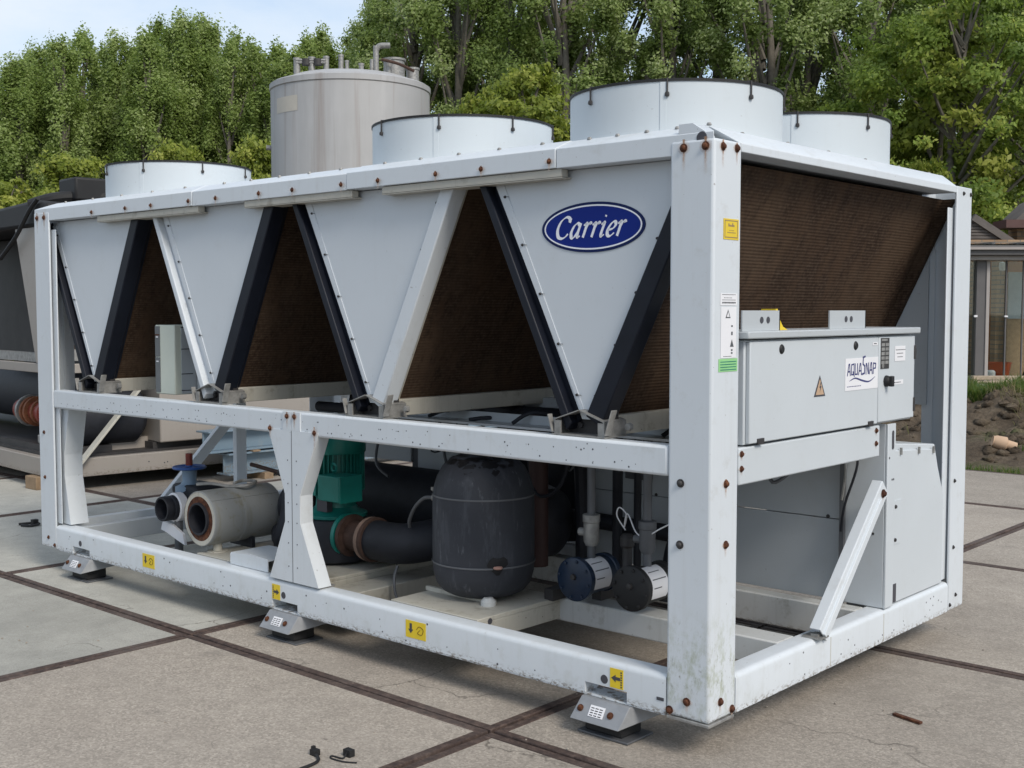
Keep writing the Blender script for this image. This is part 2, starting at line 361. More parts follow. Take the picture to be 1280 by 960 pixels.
def inst(src, name, parent, world, rot=None, scale=None):
    o = link(name, src.data, parent, world)
    if rot: o.rotation_euler = rot
    if scale: o.scale = scale
    for md in src.modifiers:
        b = o.modifiers.new(md.name, md.type)
        if md.type == 'BEVEL': b.width = md.width; b.segments = md.segments; b.limit_method = md.limit_method; b.angle_limit = md.angle_limit
    return o
def thing(name, label, cat, base, group=None, rotz=None):
    o = bpy.data.objects.new(name, None); C.objects.link(o); o.location = base; o.empty_display_size = .2
    o['label'] = label; o['category'] = cat
    if group: o['group'] = group
    WO[o] = Vector(base) if rotz is None else Vector((0, 0, 0))
    if rotz is not None: o.rotation_euler = (0, 0, rotz)
    return o
def tag(o, label, cat, group=None, kind=None):
    if label: o['label'] = label
    if cat: o['category'] = cat
    if group: o['group'] = group
    if kind: o['kind'] = kind
    return o
def spline(pts, n=6):
    pts = [Vector(p) for p in pts]; out = []
    for i in range(len(pts) - 1):
        p0 = pts[max(i - 1, 0)]; p1 = pts[i]; p2 = pts[i + 1]; p3 = pts[min(i + 2, len(pts) - 1)]
        for k in range(n):
            t = k / n; out.append(.5 * ((2 * p1) + (p2 - p0) * t + (2 * p0 - 5 * p1 + 4 * p2 - p3) * t * t + (3 * p1 - p0 - 3 * p2 + p3) * t ** 3))
    out.append(pts[-1]); return out
def at(u, depth, z=0.):
    """ground position seen at photograph column u at a given distance"""
    f = Vector((math.sin(YAW), math.cos(YAW), 0)); r_ = Vector((math.cos(YAW), -math.sin(YAW), 0))
    p = CAM + (f + r_ * (u - 640) / 1485.84) * depth; return Vector((p.x, p.y, z))

# ------------------------------------------------------------------ setting: ground, yard slabs, earth bank
g = MB(); g.add([(-400, -400, -.09), (400, -400, -.09), (400, 400, -.09), (-400, 400, -.09)], [(0, 1, 2, 3)])
tag(part('ground', g, 'earth'), None, None, kind='structure')
yard = part('concrete_yard', MB().box(-30, 9, -9, 8.2, -.085, -.03), M['dark'], None); tag(yard, None, None, kind='structure')
XL = [-.78 - 1.97 * k for k in range(-4, 13)]; YL = [-8.3, -6.3, -4.28, -2.26, -.25, 1.74, 3.89, 6.16, 8.19]
def in_view(x0, x1, y0, y1):
    f = Vector((math.sin(YAW), math.cos(YAW), 0)); r_ = Vector((math.cos(YAW), -math.sin(YAW), 0))
    for i in range(9):
        for j in range(9):
            q = Vector((x0 + (x1 - x0) * i / 8, y0 + (y1 - y0) * j / 8, 0)) - CAM; d = q.dot(f)
            if d > .5 and abs(q.dot(r_) / d) < .47 and (q.z * -1) / d < .43 + .0: return True
    return False
rs = random.Random(3); sl_i = 0
grey_slabs = {(-2.75, -2.26), (-2.75, -.25), (-4.72, -.25), (-4.72, -4.28), (-4.72, 1.74), (-6.69, -.25)}
for i in range(len(XL) - 1):
    for j in range(len(YL) - 1):
        x1, x0 = XL[i], XL[i + 1]; y0, y1 = YL[j], YL[j + 1]
        if not in_view(x0, x1, y0, y1): continue
        grey = any(abs(x1 - a) < .05 and abs(y0 - b) < .05 for a, b in grey_slabs)
        z = rs.uniform(-.003, .002); e = .044; gp = .007
        mb = MB().box(x0 + e, x1 - e, y0 + e, y1 - e, -.03, z)
        s_ = part('slab', mb, 'concgrey' if grey else 'conc', yard)
        fr = MB(); h = z + .003
        fr.box(x0 + gp, x1 - gp, y0 + gp, y0 + e, -.03, h); fr.box(x0 + gp, x1 - gp, y1 - e, y1 - gp, -.03, h + .0004)
        fr.box(x0 + gp, x0 + e, y0 + e, y1 - e, -.03, h); fr.box(x1 - e, x1 - gp, y0 + e, y1 - e, -.03, h)
        # the raised toe of the edge angle
        part('steel_edge', fr, 'edge', s_, bevel=.003, seg=1)
        s_.rotation_euler.z = rs.uniform(-.0022, .0022)

def hz(x, y):
    """earth bank beyond the yard"""
    t = min(1, max(0, (y - 8.35) / 3.4)); t = t * t * (3 - 2 * t)
    n = math.sin(x * 2.1 + y * .7) * .06 + math.sin(x * 5.3 - y * 3.1 + 1) * .045 + math.sin(x * 9.7 + y * 6.1) * .022 + math.sin(y * 4.3 + x * .8) * .05
    m = max(0, 1 - abs(y - 11.2) / 1.3) * .13
    return -.04 + t * (.31 + n * 1.5 + m)
rb = np.random.default_rng(5); mb = MB(); nx, ny = 150, 90; X0, X1, Y0, Y1 = -9, 3, 8.2, 17.5
vs = []
for j in range(ny):
    for i in range(nx):
        x = X0 + (X1 - X0) * i / (nx - 1); y = Y0 + (Y1 - Y0) * j / (ny - 1)
        vs.append((x, y, hz(x, y) + rb.normal() * .012 * min(1, max(0, (y - 8.3) * 2))))
mb.add(vs, [(j * nx + i, j * nx + i + 1, (j + 1) * nx + i + 1, (j + 1) * nx + i) for j in range(ny - 1) for i in range(nx - 1)])
tag(part('earth_bank', mb, 'earth', ang=70), None, None, kind='structure')

def blades(name, pts, hmin, hmax, wd, mat, lean=.5, seed=1):
    r_ = np.random.default_rng(seed); n = len(pts); P = np.array(pts, float)
    a = r_.uniform(0, 2 * np.pi, n); h = r_.uniform(hmin, hmax, n); ln = r_.uniform(.1, lean, n) * h
    d = np.stack([np.cos(a), np.sin(a), 0 * a], 1); o = np.stack([-np.sin(a), np.cos(a), 0 * a], 1) * wd / 2
    v = np.stack([P - o, P + o, P + d * ln[:, None] * .4 + np.array([0, 0, 1]) * h[:, None] * .65 + o * .7, P + d * ln[:, None] * .4 + np.array([0, 0, 1]) * h[:, None] * .65 - o * .7, P + d * ln[:, None] + np.array([0, 0, 1]) * h[:, None]], 1).reshape(-1, 3)
    me = bpy.data.meshes.new(name); f = []
    for k in range(n): b = k * 5; f += [(b, b + 1, b + 2, b + 3), (b + 3, b + 2, b + 4)]
    me.from_pydata(v.tolist(), [], f); me.materials.append(M[mat])
    at_ = me.attributes.new('tone', 'FLOAT', 'FACE'); at_.data.foreach_set('value', np.repeat(r_.uniform(0, 1, n) ** 1.3, 2).astype(np.float32))
    o_ = bpy.data.objects.new(name, me); C.objects.link(o_); o_['kind'] = 'stuff'; return o_
r_ = random.Random(4)
def scat(n, x0, x1, y0, y1, dens):
    out = []
    while len(out) < n:
        x, y = r_.uniform(x0, x1), r_.uniform(y0, y1)
        if dens(x, y) > r_.random(): out.append((x, y, hz(x, y) - .01))
    return out
o = blades('grass', scat(16000, -7, 0, 11.3, 13.2, lambda x, y: .5 + .5 * math.sin(x * 3 + y)), .10, .26, .018, 'grassm', .9, 1)
o['label'] = 'lush green weeds growing along the top of the earth bank'
o = blades('short_grass', scat(3500, -6, 1, 8.3, 9.6, lambda x, y: max(0, math.sin(x * 2.7 + 1) * math.sin(y * 3.3)) ** .7), .03, .10, .012, 'grassm', 1., 2)
o['label'] = 'thin short grass at the foot of the earth bank beside the concrete'
o = blades('straw', scat(5000, -7, 1, 9.8, 13, lambda x, y: max(0, math.sin(x * 1.9 + y * 2.2 + .6))), .06, .22, .010, 'dry', 2.2, 3)
o['label'] = 'dry straw and dead stems lying over the bare earth bank'
# clods
cl = MB(); rc = random.Random(8)
for k in range(900):
    x, y = rc.uniform(-6.5, .5), rc.uniform(9, 13.2); s_ = rc.uniform(.02, .09) * (1.5 if rc.random() < .12 else 1); z = hz(x, y)
    prof = [(0, -s_ * .5), (s_ * .8, -s_ * .3), (s_ * rc.uniform(.8, 1.1), s_ * .2), (s_ * .5, s_ * .6), (0, s_ * .7)]
    b0 = len(cl.v); cl.lathe(prof, (x, y, z), n=7)
    for i in range(b0, len(cl.v)): v = cl.v[i]; cl.v[i] = (v[0] + rc.uniform(-.2, .2) * s_, v[1] + rc.uniform(-.2, .2) * s_, v[2] + rc.uniform(-.2, .2) * s_)
o = part('soil_clods', cl, 'earth', ang=80); tag(o, 'brown clods of soil scattered on the earth bank', None, kind='stuff')
# ================================================================== THE CHILLER
LX, WY, ZB, ZT = 4.718, 2.253, .142, 2.13
CH = thing('air_cooled_chiller', 'long white chiller unit with V-shaped coils, four fan drums and open steel base frame', 'chiller', (-2.36, 1.12, 0))
# hex bolt shared mesh: axis +y out of the face towards -y
_b = MB(); _b.lathe([(.0165, 0), (.0165, -.003)], axis='y', n=14); _b.add([(.0165 * math.cos(2 * math.pi * k / 14) * 1, -.003, .0165 * math.sin(2 * math.pi * k / 14)) for k in range(14)], [tuple(range(14))])
_b.lathe([(.0115, -.003), (.0115, -.009), (.008, -.0125), (0, -.0135)], axis='y', n=6)
BOLT = mesh_of('bolt', _b, 'rust', (0, 0, 0), 50); BOLTG = BOLT.copy(); BOLTG.materials.clear(); BOLTG.materials.append(M['dark'])
ST = bpy.data.meshes.new('rust_stain'); ST.from_pydata([(-.5, 0, -.76), (.5, 0, -.76), (.5, 0, .24), (-.5, 0, .24)], [], [(0, 1, 2, 3)])
uvl = ST.uv_layers.new(name='UV')
for k, q in enumerate([(0, 0), (1, 0), (1, 1), (0, 1)]): uvl.data[k].uv = q
ST.materials.append(M['stain'])
def bolt(parent, p, face='y', s=1., stain=.0, clean=False):
    rz = {'y': 0, 'x': math.pi / 2}[face]
    d = Vector((0, -1, 0)) if face == 'y' else Vector((1, 0, 0))
    o = link('bolt', BOLTG if clean else BOLT, parent, p); o.rotation_euler = (0, random.uniform(0, 1) if face == 'y' else 0, rz); o.scale = (s, s, s)
    if stain:
        q = link('rust_stain', ST, parent, Vector(p) + d * .0012); q.rotation_euler = (0, 0, rz); q.scale = (.062, 1, stain)
    return o

# ---- corner posts: folded steel, an outer angle and a set-back lip on the open edges
pw = .176
def post(name, cx, cy, sx, sy):
    """outer corner at (cx,cy); the plates run inward by sx, sy"""
    m = MB(); t = .012
    pl = [(cx, cy), (cx + sx * pw, cy), (cx + sx * pw, cy + sy * t), (cx + sx * t, cy + sy * t), (cx + sx * t, cy + sy * pw), (cx, cy + sy * pw)]
    m.prism(pl, 'z', ZB, ZT)
    a0, a1 = cx + sx * (pw - .02), cx + sx * (pw + .036)
    m.box(a0, a1, cy + sy * .022, cy + sy * .030, .29, 2.03)
    b0, b1 = cy + sy * (pw - .02), cy + sy * (pw + .046)
    m.box(cx + sx * .022, cx + sx * .030, b0, b1, .29, 2.03)
    return part('corner_post', m, 'white', CH, bevel=.005)
def solid_post():
    m = MB(); m.prism([(0, 0), (-pw, 0), (-pw, .10), (-.10, .10), (-.10, pw), (0, pw)], 'z', ZB, ZT)
    return part('corner_post', m, 'postwhite', CH, bevel=.011, seg=3)
npst = solid_post()
for x, z, s in [(-.12, 2.104, .12), (-.033, 2.104, .13), (-.121, .963, 0), (-.122, .749, 0), (-.159, .161, .045), (-.088, .204, .06)]: bolt(npst, (x, -.0005, z), 'y', .9, s, clean=(s == 0))
for y, z, s in [(.052, 2.104, .10), (.140, 2.106, .08), (.093, .962, .07), (.095, .751, .06), (.072, .206, .06), (.148, .163, .06)]: bolt(npst, (.0005, y, z), 'x', .88, s)
lp = post('corner_post', -LX, 0, 1, 1)
for x, z, s in [(-LX + .04, 2.102, .13), (-LX + .125, 2.102, .13)]: bolt(lp, (x, -.0005, z), 'y', .85, s)
for x, z in [(-4.63, .199), (-4.556, .160), (-4.655, .83), (-4.655, .56)]: bolt(lp, (x, -.0005, z), 'y', .7)
rp = post('corner_post', 0, WY, -1, -1)
for y, z in [(2.15, 2.10), (2.235, 2.10), (2.16, .206), (2.093, .168), (2.118, .756), (2.12, .44)]: bolt(rp, (.0005, y, z), 'x', .6, clean=True)
post('corner_post', -LX, WY, 1, -1)
# steel corner plate under the near post
part('base_plate', MB().box(-.17, .004, -.004, .16, ZB - .012, ZB - .001), 'galv', CH, bevel=.002)

# ---- bottom rails, front one notched over the feet
def rail_profile(y0, y1, z0, z1, r_=.022):
    """rounded upper outer edge, outer side = y0"""
    s = 1 if y1 > y0 else -1; pts = [(y0, z0)]
    for k in range(6):
        a = math.pi / 2 * k / 5; pts.append((y0 + s * (r_ - r_ * math.cos(a)), z1 - r_ + r_ * math.sin(a)))
    return pts + [(y1, z1), (y1, z0)]
FEET = [-.442, -2.342, -4.25]
fr = MB(); xs = [-.178]
zt, zb, nt_ = .279, .140, .182
for c in FEET: xs += [c + .096, c - .096]
xs += [-LX + .178]
zn = nt_
for i in range(len(xs) - 1):
    a, b = xs[i], xs[i + 1]; notch = i % 2 == 1
    fr.prism(rail_profile(.002, .085, zn if notch else zb, zt), 'x', b, a)
front_rail = part('bottom_rail', fr, 'white', CH)
# thin lower flange of the folded rail and the shadowed web behind the notches
part('rail_flange', MB().box(-LX + .18, -.18, .004, .10, zb - .006, zb - .0015), 'white', CH)
for x, z in [(-.448, .208), (-2.351, .212), (-4.258, .208)]:
    part('lifting_hole', MB().disc((x, .0025, z), (0, -1, 0), .017, 18, th=.0015), 'print', front_rail)
part('lifting_hole', MB().box(-.215, -.185, -.0, .004, .184, .195), 'print', front_rail)
spk = MB(); rk = random.Random(12)
for k in range(34):
    x = rk.uniform(-4.5, -.2)
    if any(abs(x - c) < .12 for c in FEET): continue
    spk.disc((x, .0022, rk.uniform(.15, .25)), (0, -1, 0), rk.choice([.003, .004, .005]), 6, th=.0008)
part('screw_hole', spk, 'print', front_rail)['kind'] = 'stuff'

def sticker_arrow(x0, x1, z0, z1, kind):
    m = MB(); m.box(x0, x1, .0005, .0018, z0, z1, 0)
    cx, cz = (x0 + x1) / 2, (z0 + z1) / 2
    def P(poly): m.prism(poly, 'y', -.0003, .0012, 1)
    if kind == 'hand':
        ax = x0 + (x1 - x0) * .26; h = (z1 - z0)
        P([(ax - .007, z1 - h * .16), (ax + .007, z1 - h * .16), (ax + .007, z0 + h * .5), (ax - .007, z0 + h * .5)])
        P([(ax - .015, z0 + h * .5), (ax + .015, z0 + h * .5), (ax, z0 + h * .26)])
        pts = spline([(x0 + (x1 - x0) * .55, 0, z0 + h * .55), (x0 + (x1 - x0) * .68, 0, z0 + h * .75), (x0 + (x1 - x0) * .88, 0, z0 + h * .6), (x0 + (x1 - x0) * .8, 0, z0 + h * .3), (x0 + (x1 - x0) * .6, 0, z0 + h * .35), (x0 + (x1 - x0) * .72, 0, z0 + h * .55)], 4)
        for a, b in zip(pts, pts[1:]): m.bar(a + Vector((0, .0003, 0)), b + Vector((0, .0003, 0)), .0016, .003, (0, 1, 0), 2)
    else:
        s = -1 if kind == 'left' else 1
        P([(cx + s * .018, cz + .013), (cx + s * .018, cz - .013), (cx + s * .002, cz - .013)][:0] or [(cx - s * .016, cz - .006), (cx - s * .016, cz + .006), (cx + s * .004, cz + .006), (cx + s * .004, cz - .006)])
        P([(cx + s * .004, cz - .014), (cx + s * .004, cz + .014), (cx + s * .024, cz)])
        ex = x1 - .009 if s < 0 else x0 + .009
        for k in range(7): m.box(ex - .003, ex + .003, -.0003, .0012, z0 + .005 + k * (z1 - z0 - .01) / 7, z0 + .005 + (k + .65) * (z1 - z0 - .01) / 7, 1)
    return part('warning_sticker', m, ['yellow', 'print', 'rust'], front_rail)
sticker_arrow(-.421, -.361, .186, .258, 'left'); sticker_arrow(-1.507, -1.385, .172, .246, 'hand')
sticker_arrow(-2.437, -2.376, .184, .256, 'right'); sticker_arrow(-3.586, -3.468, .172, .246, 'hand')

rr_ = MB(); rr_.prism(rail_profile(-.002, -.085, .140, .279), 'y', .178, WY - .178)
right_rail = part('bottom_rail', rr_, 'white', CH)
spk = MB()
for k in range(22): spk.disc((-.0022, rk.uniform(.25, 2.0), rk.uniform(.15, .25)), (1, 0, 0), rk.choice([.003, .004]), 6, th=.0008)
part('screw_hole', spk, 'print', right_rail)['kind'] = 'stuff'
part('rail_joint', MB().box(-.0035, -.0012, .893, .897, .145, .262).box(-.0035, -.0012, 1.378, 1.382, .145, .262), 'cream', right_rail)
part('bottom_rail', MB().prism(rail_profile(WY - .002, WY - .085, .140, .279), 'x', -LX + .178, -.178), 'white', CH)
part('bottom_rail', MB().prism(rail_profile(-LX + .002, -LX + .085, .140, .279), 'y', .178, WY - .178), 'white', CH)
part('cross_member', MB().box(-4.46, -4.40, .09, WY - .09, .165, .272), 'inner', CH, bevel=.004)

# ---- isolator feet
def foot(cx, full=True, y=0.):
    m = MB(); zt_, zl = .1325, .055
    # pressed housing: sloping front lip, flared side wings, open underneath
    top = [(-.10, -.012), (.12, -.012), (.12, .10), (-.10, .10)]; low = [(-.118, -.062), (.105, -.062), (.165, .14), (-.145, .14)]
    t = .006
    v = [(cx + a, y + b, zt_) for a, b in top] + [(cx + a, y + b, zl if b < 0 else .085) for a, b in low]
    vi = [(cx + a * .93, y + (b + t if b < 0 else b - t), zt_ - t) for a, b in top] + [(cx + a * .93, y + (b + t if b < 0 else b - t), zl if b < 0 else .085) for a, b in low]
    m.add(v + vi, [(0, 1, 2, 3), (8, 11, 10, 9), (0, 4, 5, 1), (1, 5, 6, 2), (2, 6, 7, 3), (3, 7, 4, 0), (8, 9, 13, 12), (9, 10, 14, 13), (10, 11, 15, 14), (11, 8, 12, 15), (4, 12, 13, 5), (5, 13, 14, 6), (6, 14, 15, 7), (7, 15, 12, 4)])
    h = part('isolator_foot', m, 'foot', CH, bevel=.016, seg=3)
    part('base_plate', MB().box(cx - .105, cx + .125, y - .032, y + .13, .0005, .009), 'pipegrey', h, bevel=.002)
    part('rubber_block', MB().box(cx - .085, cx + .085, y - .012, y + .11, .009, .088), 'blackrub', h, bevel=.006)
    # tag plate and bolts lie on the sloping lip
    sl_ = Vector((0, -.05, -.0775)).normalized(); nrm = Vector((0, -.0775, .05)).normalized(); c0 = Vector((cx - .01, y - .037, .0937))
    tg = MB(); u = Vector((1, 0, 0))
    P = [c0 + nrm * e + u * a * .033 + sl_ * b * .021 for e in (.0005, .0025) for a, b in ((-1, -1), (1, -1), (1, 1), (-1, 1))]
    tg.add(P, [(0, 1, 2, 3), (7, 6, 5, 4), (0, 4, 5, 1), (1, 5, 6, 2), (2, 6, 7, 3), (3, 7, 4, 0)], 0)
    for k in range(4):
        for q in range(3):
            a0 = -.027 + q * .019; c_ = c0 + nrm * .0022 + sl_ * (-.013 + k * .009) + u * a0
            Q = [c_ + nrm * e + u * a + sl_ * b for e in (0, .0009) for a, b in ((0, 0), (.014, 0), (.014, .0035), (0, .0035))]
            tg.add(Q, [(0, 1, 2, 3), (7, 6, 5, 4), (0, 4, 5, 1), (1, 5, 6, 2), (2, 6, 7, 3), (3, 7, 4, 0)], 1)
    part('name_plate', tg, ['label', 'dark'], h)
    for a in (-.075, .062):
        o = link('bolt', BOLT, h, c0 + u * a + nrm * .001); o.rotation_euler = (-math.atan2(.05, .0775), 0, 0); o.scale = (.8, .8, .8)
for c in FEET: foot(c)
for c in FEET:
    m = MB().box(c - .1, c + .1, WY - .12, WY - .01, .05, .136).box(c - .12, c + .12, WY - .13, WY + .0, .0005, .012); part('isolator_foot', m, 'foot', CH, bevel=.006)
part('rubber_block', MB().lathe([(0, 0), (.10, 0), (.105, .03), (.09, .075), (0, .08)], (-3.42, .55, .001), n=20), 'blackrub', CH)

# ---- mid rails
mr = MB().box(-LX + .178, -.178, .003, .075, .980, 1.088)
mid = part('mid_rail', mr, 'white', CH, bevel=.011)
spk = MB()
for k in range(120):
    x = rk.uniform(-4.5, -.22); z = rk.choice([1.0, 1.0, 1.005, 1.012, 1.045, 1.05, rk.uniform(.99, 1.07)])
    spk.disc((x, .0035, z), (0, -1, 0), rk.choice([.002, .003, .004]), 6, th=.0009)
part('screw_hole', spk, 'print', mid)['kind'] = 'stuff'
part('mid_rail', MB().box(-LX + .178, -1.2, WY - .075, WY - .003, .980, 1.088), 'white', CH, bevel=.011)
part('cross_member', MB().box(-2.30, -2.24, .08, WY - .08, .985, 1.06), 'cream', CH)

# ---- hourglass post in the middle of the front and half ones at the left end
def hour(name, xl, xr, contourL, contourR, y=-.003, flange=.075, parent=CH):
    m = MB(); L = contourL; Rr = contourR
    m.prism(L + Rr[::-1], 'y', y, y + .006)
    for cont, s in ((L, 1), (Rr, -1)):
        for a, b in zip(cont, cont[1:]):
            q = [(a[0], y + .006, a[1]), (b[0], y + .006, b[1]), (b[0], y + flange, b[1]), (a[0], y + flange, a[1])]
            q2 = [(p[0] + s * .005, p[1], p[2]) for p in q]
            m.add(q + q2, [(0, 1, 2, 3), (7, 6, 5, 4), (0, 4, 5, 1), (1, 5, 6, 2), (2, 6, 7, 3), (3, 7, 4, 0)])
    return part(name, m, 'white', parent)
cl_ = [(-2.448, .287), (-2.325, .57), (-2.325, .70), (-2.446, 1.0)]; cr_ = [(-2.083, .287), (-2.213, .57), (-2.213, .70), (-2.077, 1.0)]
hp = hour('hourglass_post', 0, 0, cl_, cr_)
tp = MB(); tp.box(-2.334, -2.272, -.0035, .0025, 1.0, 1.086).box(-2.268, -2.206, -.0035, .0025, 1.0, 1.086)
part('splice_plate', tp, 'white', hp)
part('seam', MB().box(-2.271, -2.269, -.0042, .0, .287, 1.0), 'dark', hp)
for x, z, s in [(-2.430, 1.002, .07), (-2.300, 1.066, .08), (-2.245, 1.066, .09), (-2.100, 1.000, .12)]: bolt(hp, (x, -.0045, z), 'y', .75, s)
spk = MB()
for x in (-2.30, -2.235):
    for z in (.36, .47, .57, .66, .75, .86): spk.disc((x, -.0035, z), (0, -1, 0), .0035, 6, th=.0008)
part('screw_hole', spk, 'print', hp)['kind'] = 'stuff'
part('foot_bracket', MB().box(-2.14, -2.09, .02, .10, .279, .288).box(-2.43, -2.39, .02, .10, .279, .288), 'galv', hp)
hour('side_bracket', 0, 0, [(-4.54, .287), (-4.54, .98)], [(-4.455, .287), (-4.515, .57), (-4.515, .70), (-4.45, .98)], y=.05, flange=.115)
hour('side_bracket', 0, 0, [(-4.54, .287), (-4.54, .98)], [(-4.455, .287), (-4.515, .57), (-4.515, .70), (-4.45, .98)], y=WY - .12, flange=.08)

# ---- top rails: folded caps with a sloping shoulder
capf = [(.004, 2.080), (.004, 2.152), (.095, 2.190), (.17, 2.190), (.17, 2.080)]
js = [0.0, -.686, -1.873, -3.062, -LX]
for k in range(4):
    a, b = js[k] - (.0015 if k else .1), js[k + 1] + (.0015 if k < 3 else 0)
    if k == 0: a = 0.
    dz = .002 * (k % 2); m = MB(); pts = [(y - .002 * (k % 2), z + dz) for y, z in capf]
    # mitred ends at the two corners
    n = len(pts); va = [((a - max(0, y)) if k == 0 else a, y, z) for y, z in pts]; vb = [((b + max(0, y)) if k == 3 else b, y, z) for y, z in pts]
    m.add(va + vb, [tuple(range(n)), tuple(range(2 * n - 1, n - 1, -1))] + [(i, n + i, n + (i + 1) % n, (i + 1) % n) for i in range(n)])
    tr_ = part('top_rail', m, 'white', CH, bevel=.003)
    for x, z in [(-4.041, 2.103), (-3.687, 2.105), (-3.433, 2.105), (-3.085, 2.106), (-2.848, 2.106), (-2.497, 2.106), (-2.243, 2.106), (-1.9, 2.106), (-1.66, 2.106), (-1.312, 2.107), (-1.059, 2.107), (-.712, 2.108)]:
        if b < x < a: bolt(tr_, (x, -.0035, z), 'y', .64, .055)
    for q in range(5):
        x = a + (b - a) * (q + .6) / 5.3
        part('cap_screw', MB().lathe([(0, .006), (.006, .005), (.009, 0), (.009, -.004)], (x, .088, 2.190 + dz), n=8), 'galv', tr_)
for a, b in [(-4.008, -3.022), (-2.632, -1.847), (-1.65, -.666)]:
    part('under_flange', MB().box(a, b, .012, .05, 2.049, 2.079).box(a, b, .012, .10, 2.046, 2.051), 'cream', CH)
part('top_rail', MB().prism([(WY - y, z) for y, z in capf], 'x', -LX + .17, -.17), 'white', CH)
def side_cap(x, s):
    pts = [(x - s * .003, 2.098), (x - s * .003, 2.128), (x - s * .095, 2.188), (x - s * .16, 2.188), (x - s * .16, 2.098)]
    n = len(pts); m = MB(); va = [(q[0], max(.0, abs(q[0] - x)) + (.176 if abs(q[0] - x) < .01 else .02), q[1]) for q in pts]; vb = [(q[0], WY - .176 if abs(q[0] - x) < .01 else WY - abs(q[0] - x) - .02, q[1]) for q in pts]
    m.add(va + vb, [tuple(range(n)), tuple(range(2 * n - 1, n - 1, -1))] + [(i, n + i, n + (i + 1) % n, (i + 1) % n) for i in range(n)])
    return part('top_rail', m, 'white', CH, bevel=.003)
src = side_cap(0, 1); side_cap(-LX, -1)
for q in range(6): part('cap_screw', MB().lathe([(0, .006), (.006, .005), (.009, 0), (.009, -.004)], (-.105, .35 + q * .33, 2.189), n=8), 'galv', src)
# corner gusset with a dark lifting eye behind the near post head
gs = MB().prism([(-.145, 2.06), (.0 - .012, 2.06), (-.012, 2.135), (-.09, 2.185), (-.145, 2.185)], 'y', .005, .02)
gu = part('corner_gusset', gs, 'white', CH)
part('lifting_eye', MB().lathe([(.012, -.004), (.02, -.004), (.022, 0), (.02, .004), (.012, .004)], (-.052, .0062, 2.133), 'y', 16, closed=True).disc((-.052, .0035, 2.133), (0, -1, 0), .013, 14), 'print', gu)
part('roof_panel', MB().box(-LX + .11, -.11, .11, WY - .11, 2.172, 2.186), 'panelwhite', CH)

# ---- fan drums
def fan(cx, cy):
    Rr, z0, z1 = .412, 2.186, 2.381
    m = MB().lathe([(Rr, z0), (Rr, z1), (Rr - .012, z1), (Rr - .012, z0)], (cx, cy, 0), 'z', 72, closed=True)
    f = part('fan_drum', m, 'whiter', CH, ang=50)
    a = R(-62); part('drum_seam', MB().bar((cx + (Rr + .001) * math.cos(a), cy + (Rr + .001) * math.sin(a), z0), (cx + (Rr + .001) * math.cos(a), cy + (Rr + .001) * math.sin(a), z1 - .006), .022, .003, (math.cos(a), math.sin(a), 0)), 'whiter', f)
    part('guard_rim', MB().lathe([(Rr + .004, z1 - .004), (Rr + .004, z1 + .006), (Rr - .016, z1 + .008), (Rr - .016, z1 + .001)], (cx, cy, 0), 'z', 72, closed=True), 'blackrub', f)
    gw = MB()
    for rr in (.08, .14, .20, .26, .32, .38): gw.lathe([(rr + .0025, z1 + .006), (rr, z1 + .010), (rr - .0025, z1 + .006)], (cx, cy, 0), 'z', 40, closed=True)
    for k in range(8):
        a = k * math.pi / 4 + .3; gw.bar((cx, cy, z1 + .005), (cx + Rr * math.cos(a), cy + Rr * math.sin(a), z1 + .003), .006, .004)
    part('fan_guard', gw, 'blackrub', f)
    im = MB().lathe([(0, .04), (.10, .04), (.11, 0), (.11, -.06), (0, -.06)], (cx, cy, z1 - .12), n=24)
    for k in range(5):
        a = k * 2 * math.pi / 5; e = Vector((math.cos(a), math.sin(a), 0)); o_ = Vector((-math.sin(a), math.cos(a), 0)); c0 = Vector((cx, cy, z1 - .13))
        q = [c0 + e * .1 - o_ * .05 - Vector((0, 0, .03)), c0 + e * .38 - o_ * .10 - Vector((0, 0, .02)), c0 + e * .38 + o_ * .10 + Vector((0, 0, .03)), c0 + e * .1 + o_ * .05 + Vector((0, 0, .03))]
        im.add(q + [p + Vector((0, 0, .008)) for p in q], [(0, 1, 2, 3), (7, 6, 5, 4), (0, 4, 5, 1), (1, 5, 6, 2), (2, 6, 7, 3), (3, 7, 4, 0)])
    part('fan_blades', im, 'dark', f)
    for k in range(8):
        a = R(-105 + k * 45); c_, s_ = math.cos(a), math.sin(a); r1 = Rr + .005
        cm = MB().tube([(cx + (Rr - .02) * c_, cy + (Rr - .02) * s_, z1 + .008), (cx + r1 * c_, cy + r1 * s_, z1 + .007), (cx + r1 * c_, cy + r1 * s_, z1 - .045)], .0036, 6)
        cm.lathe([(0, -.010), (.008, -.007), (.009, 0), (.007, .007), (0, .010)], (cx + r1 * c_, cy + r1 * s_, z1 - .05), n=8)
        part('guard_clip', cm, 'dark', f)
for x in (-.52, -1.682, -4.005): fan(x, .538)
fan(-.521, 1.498)

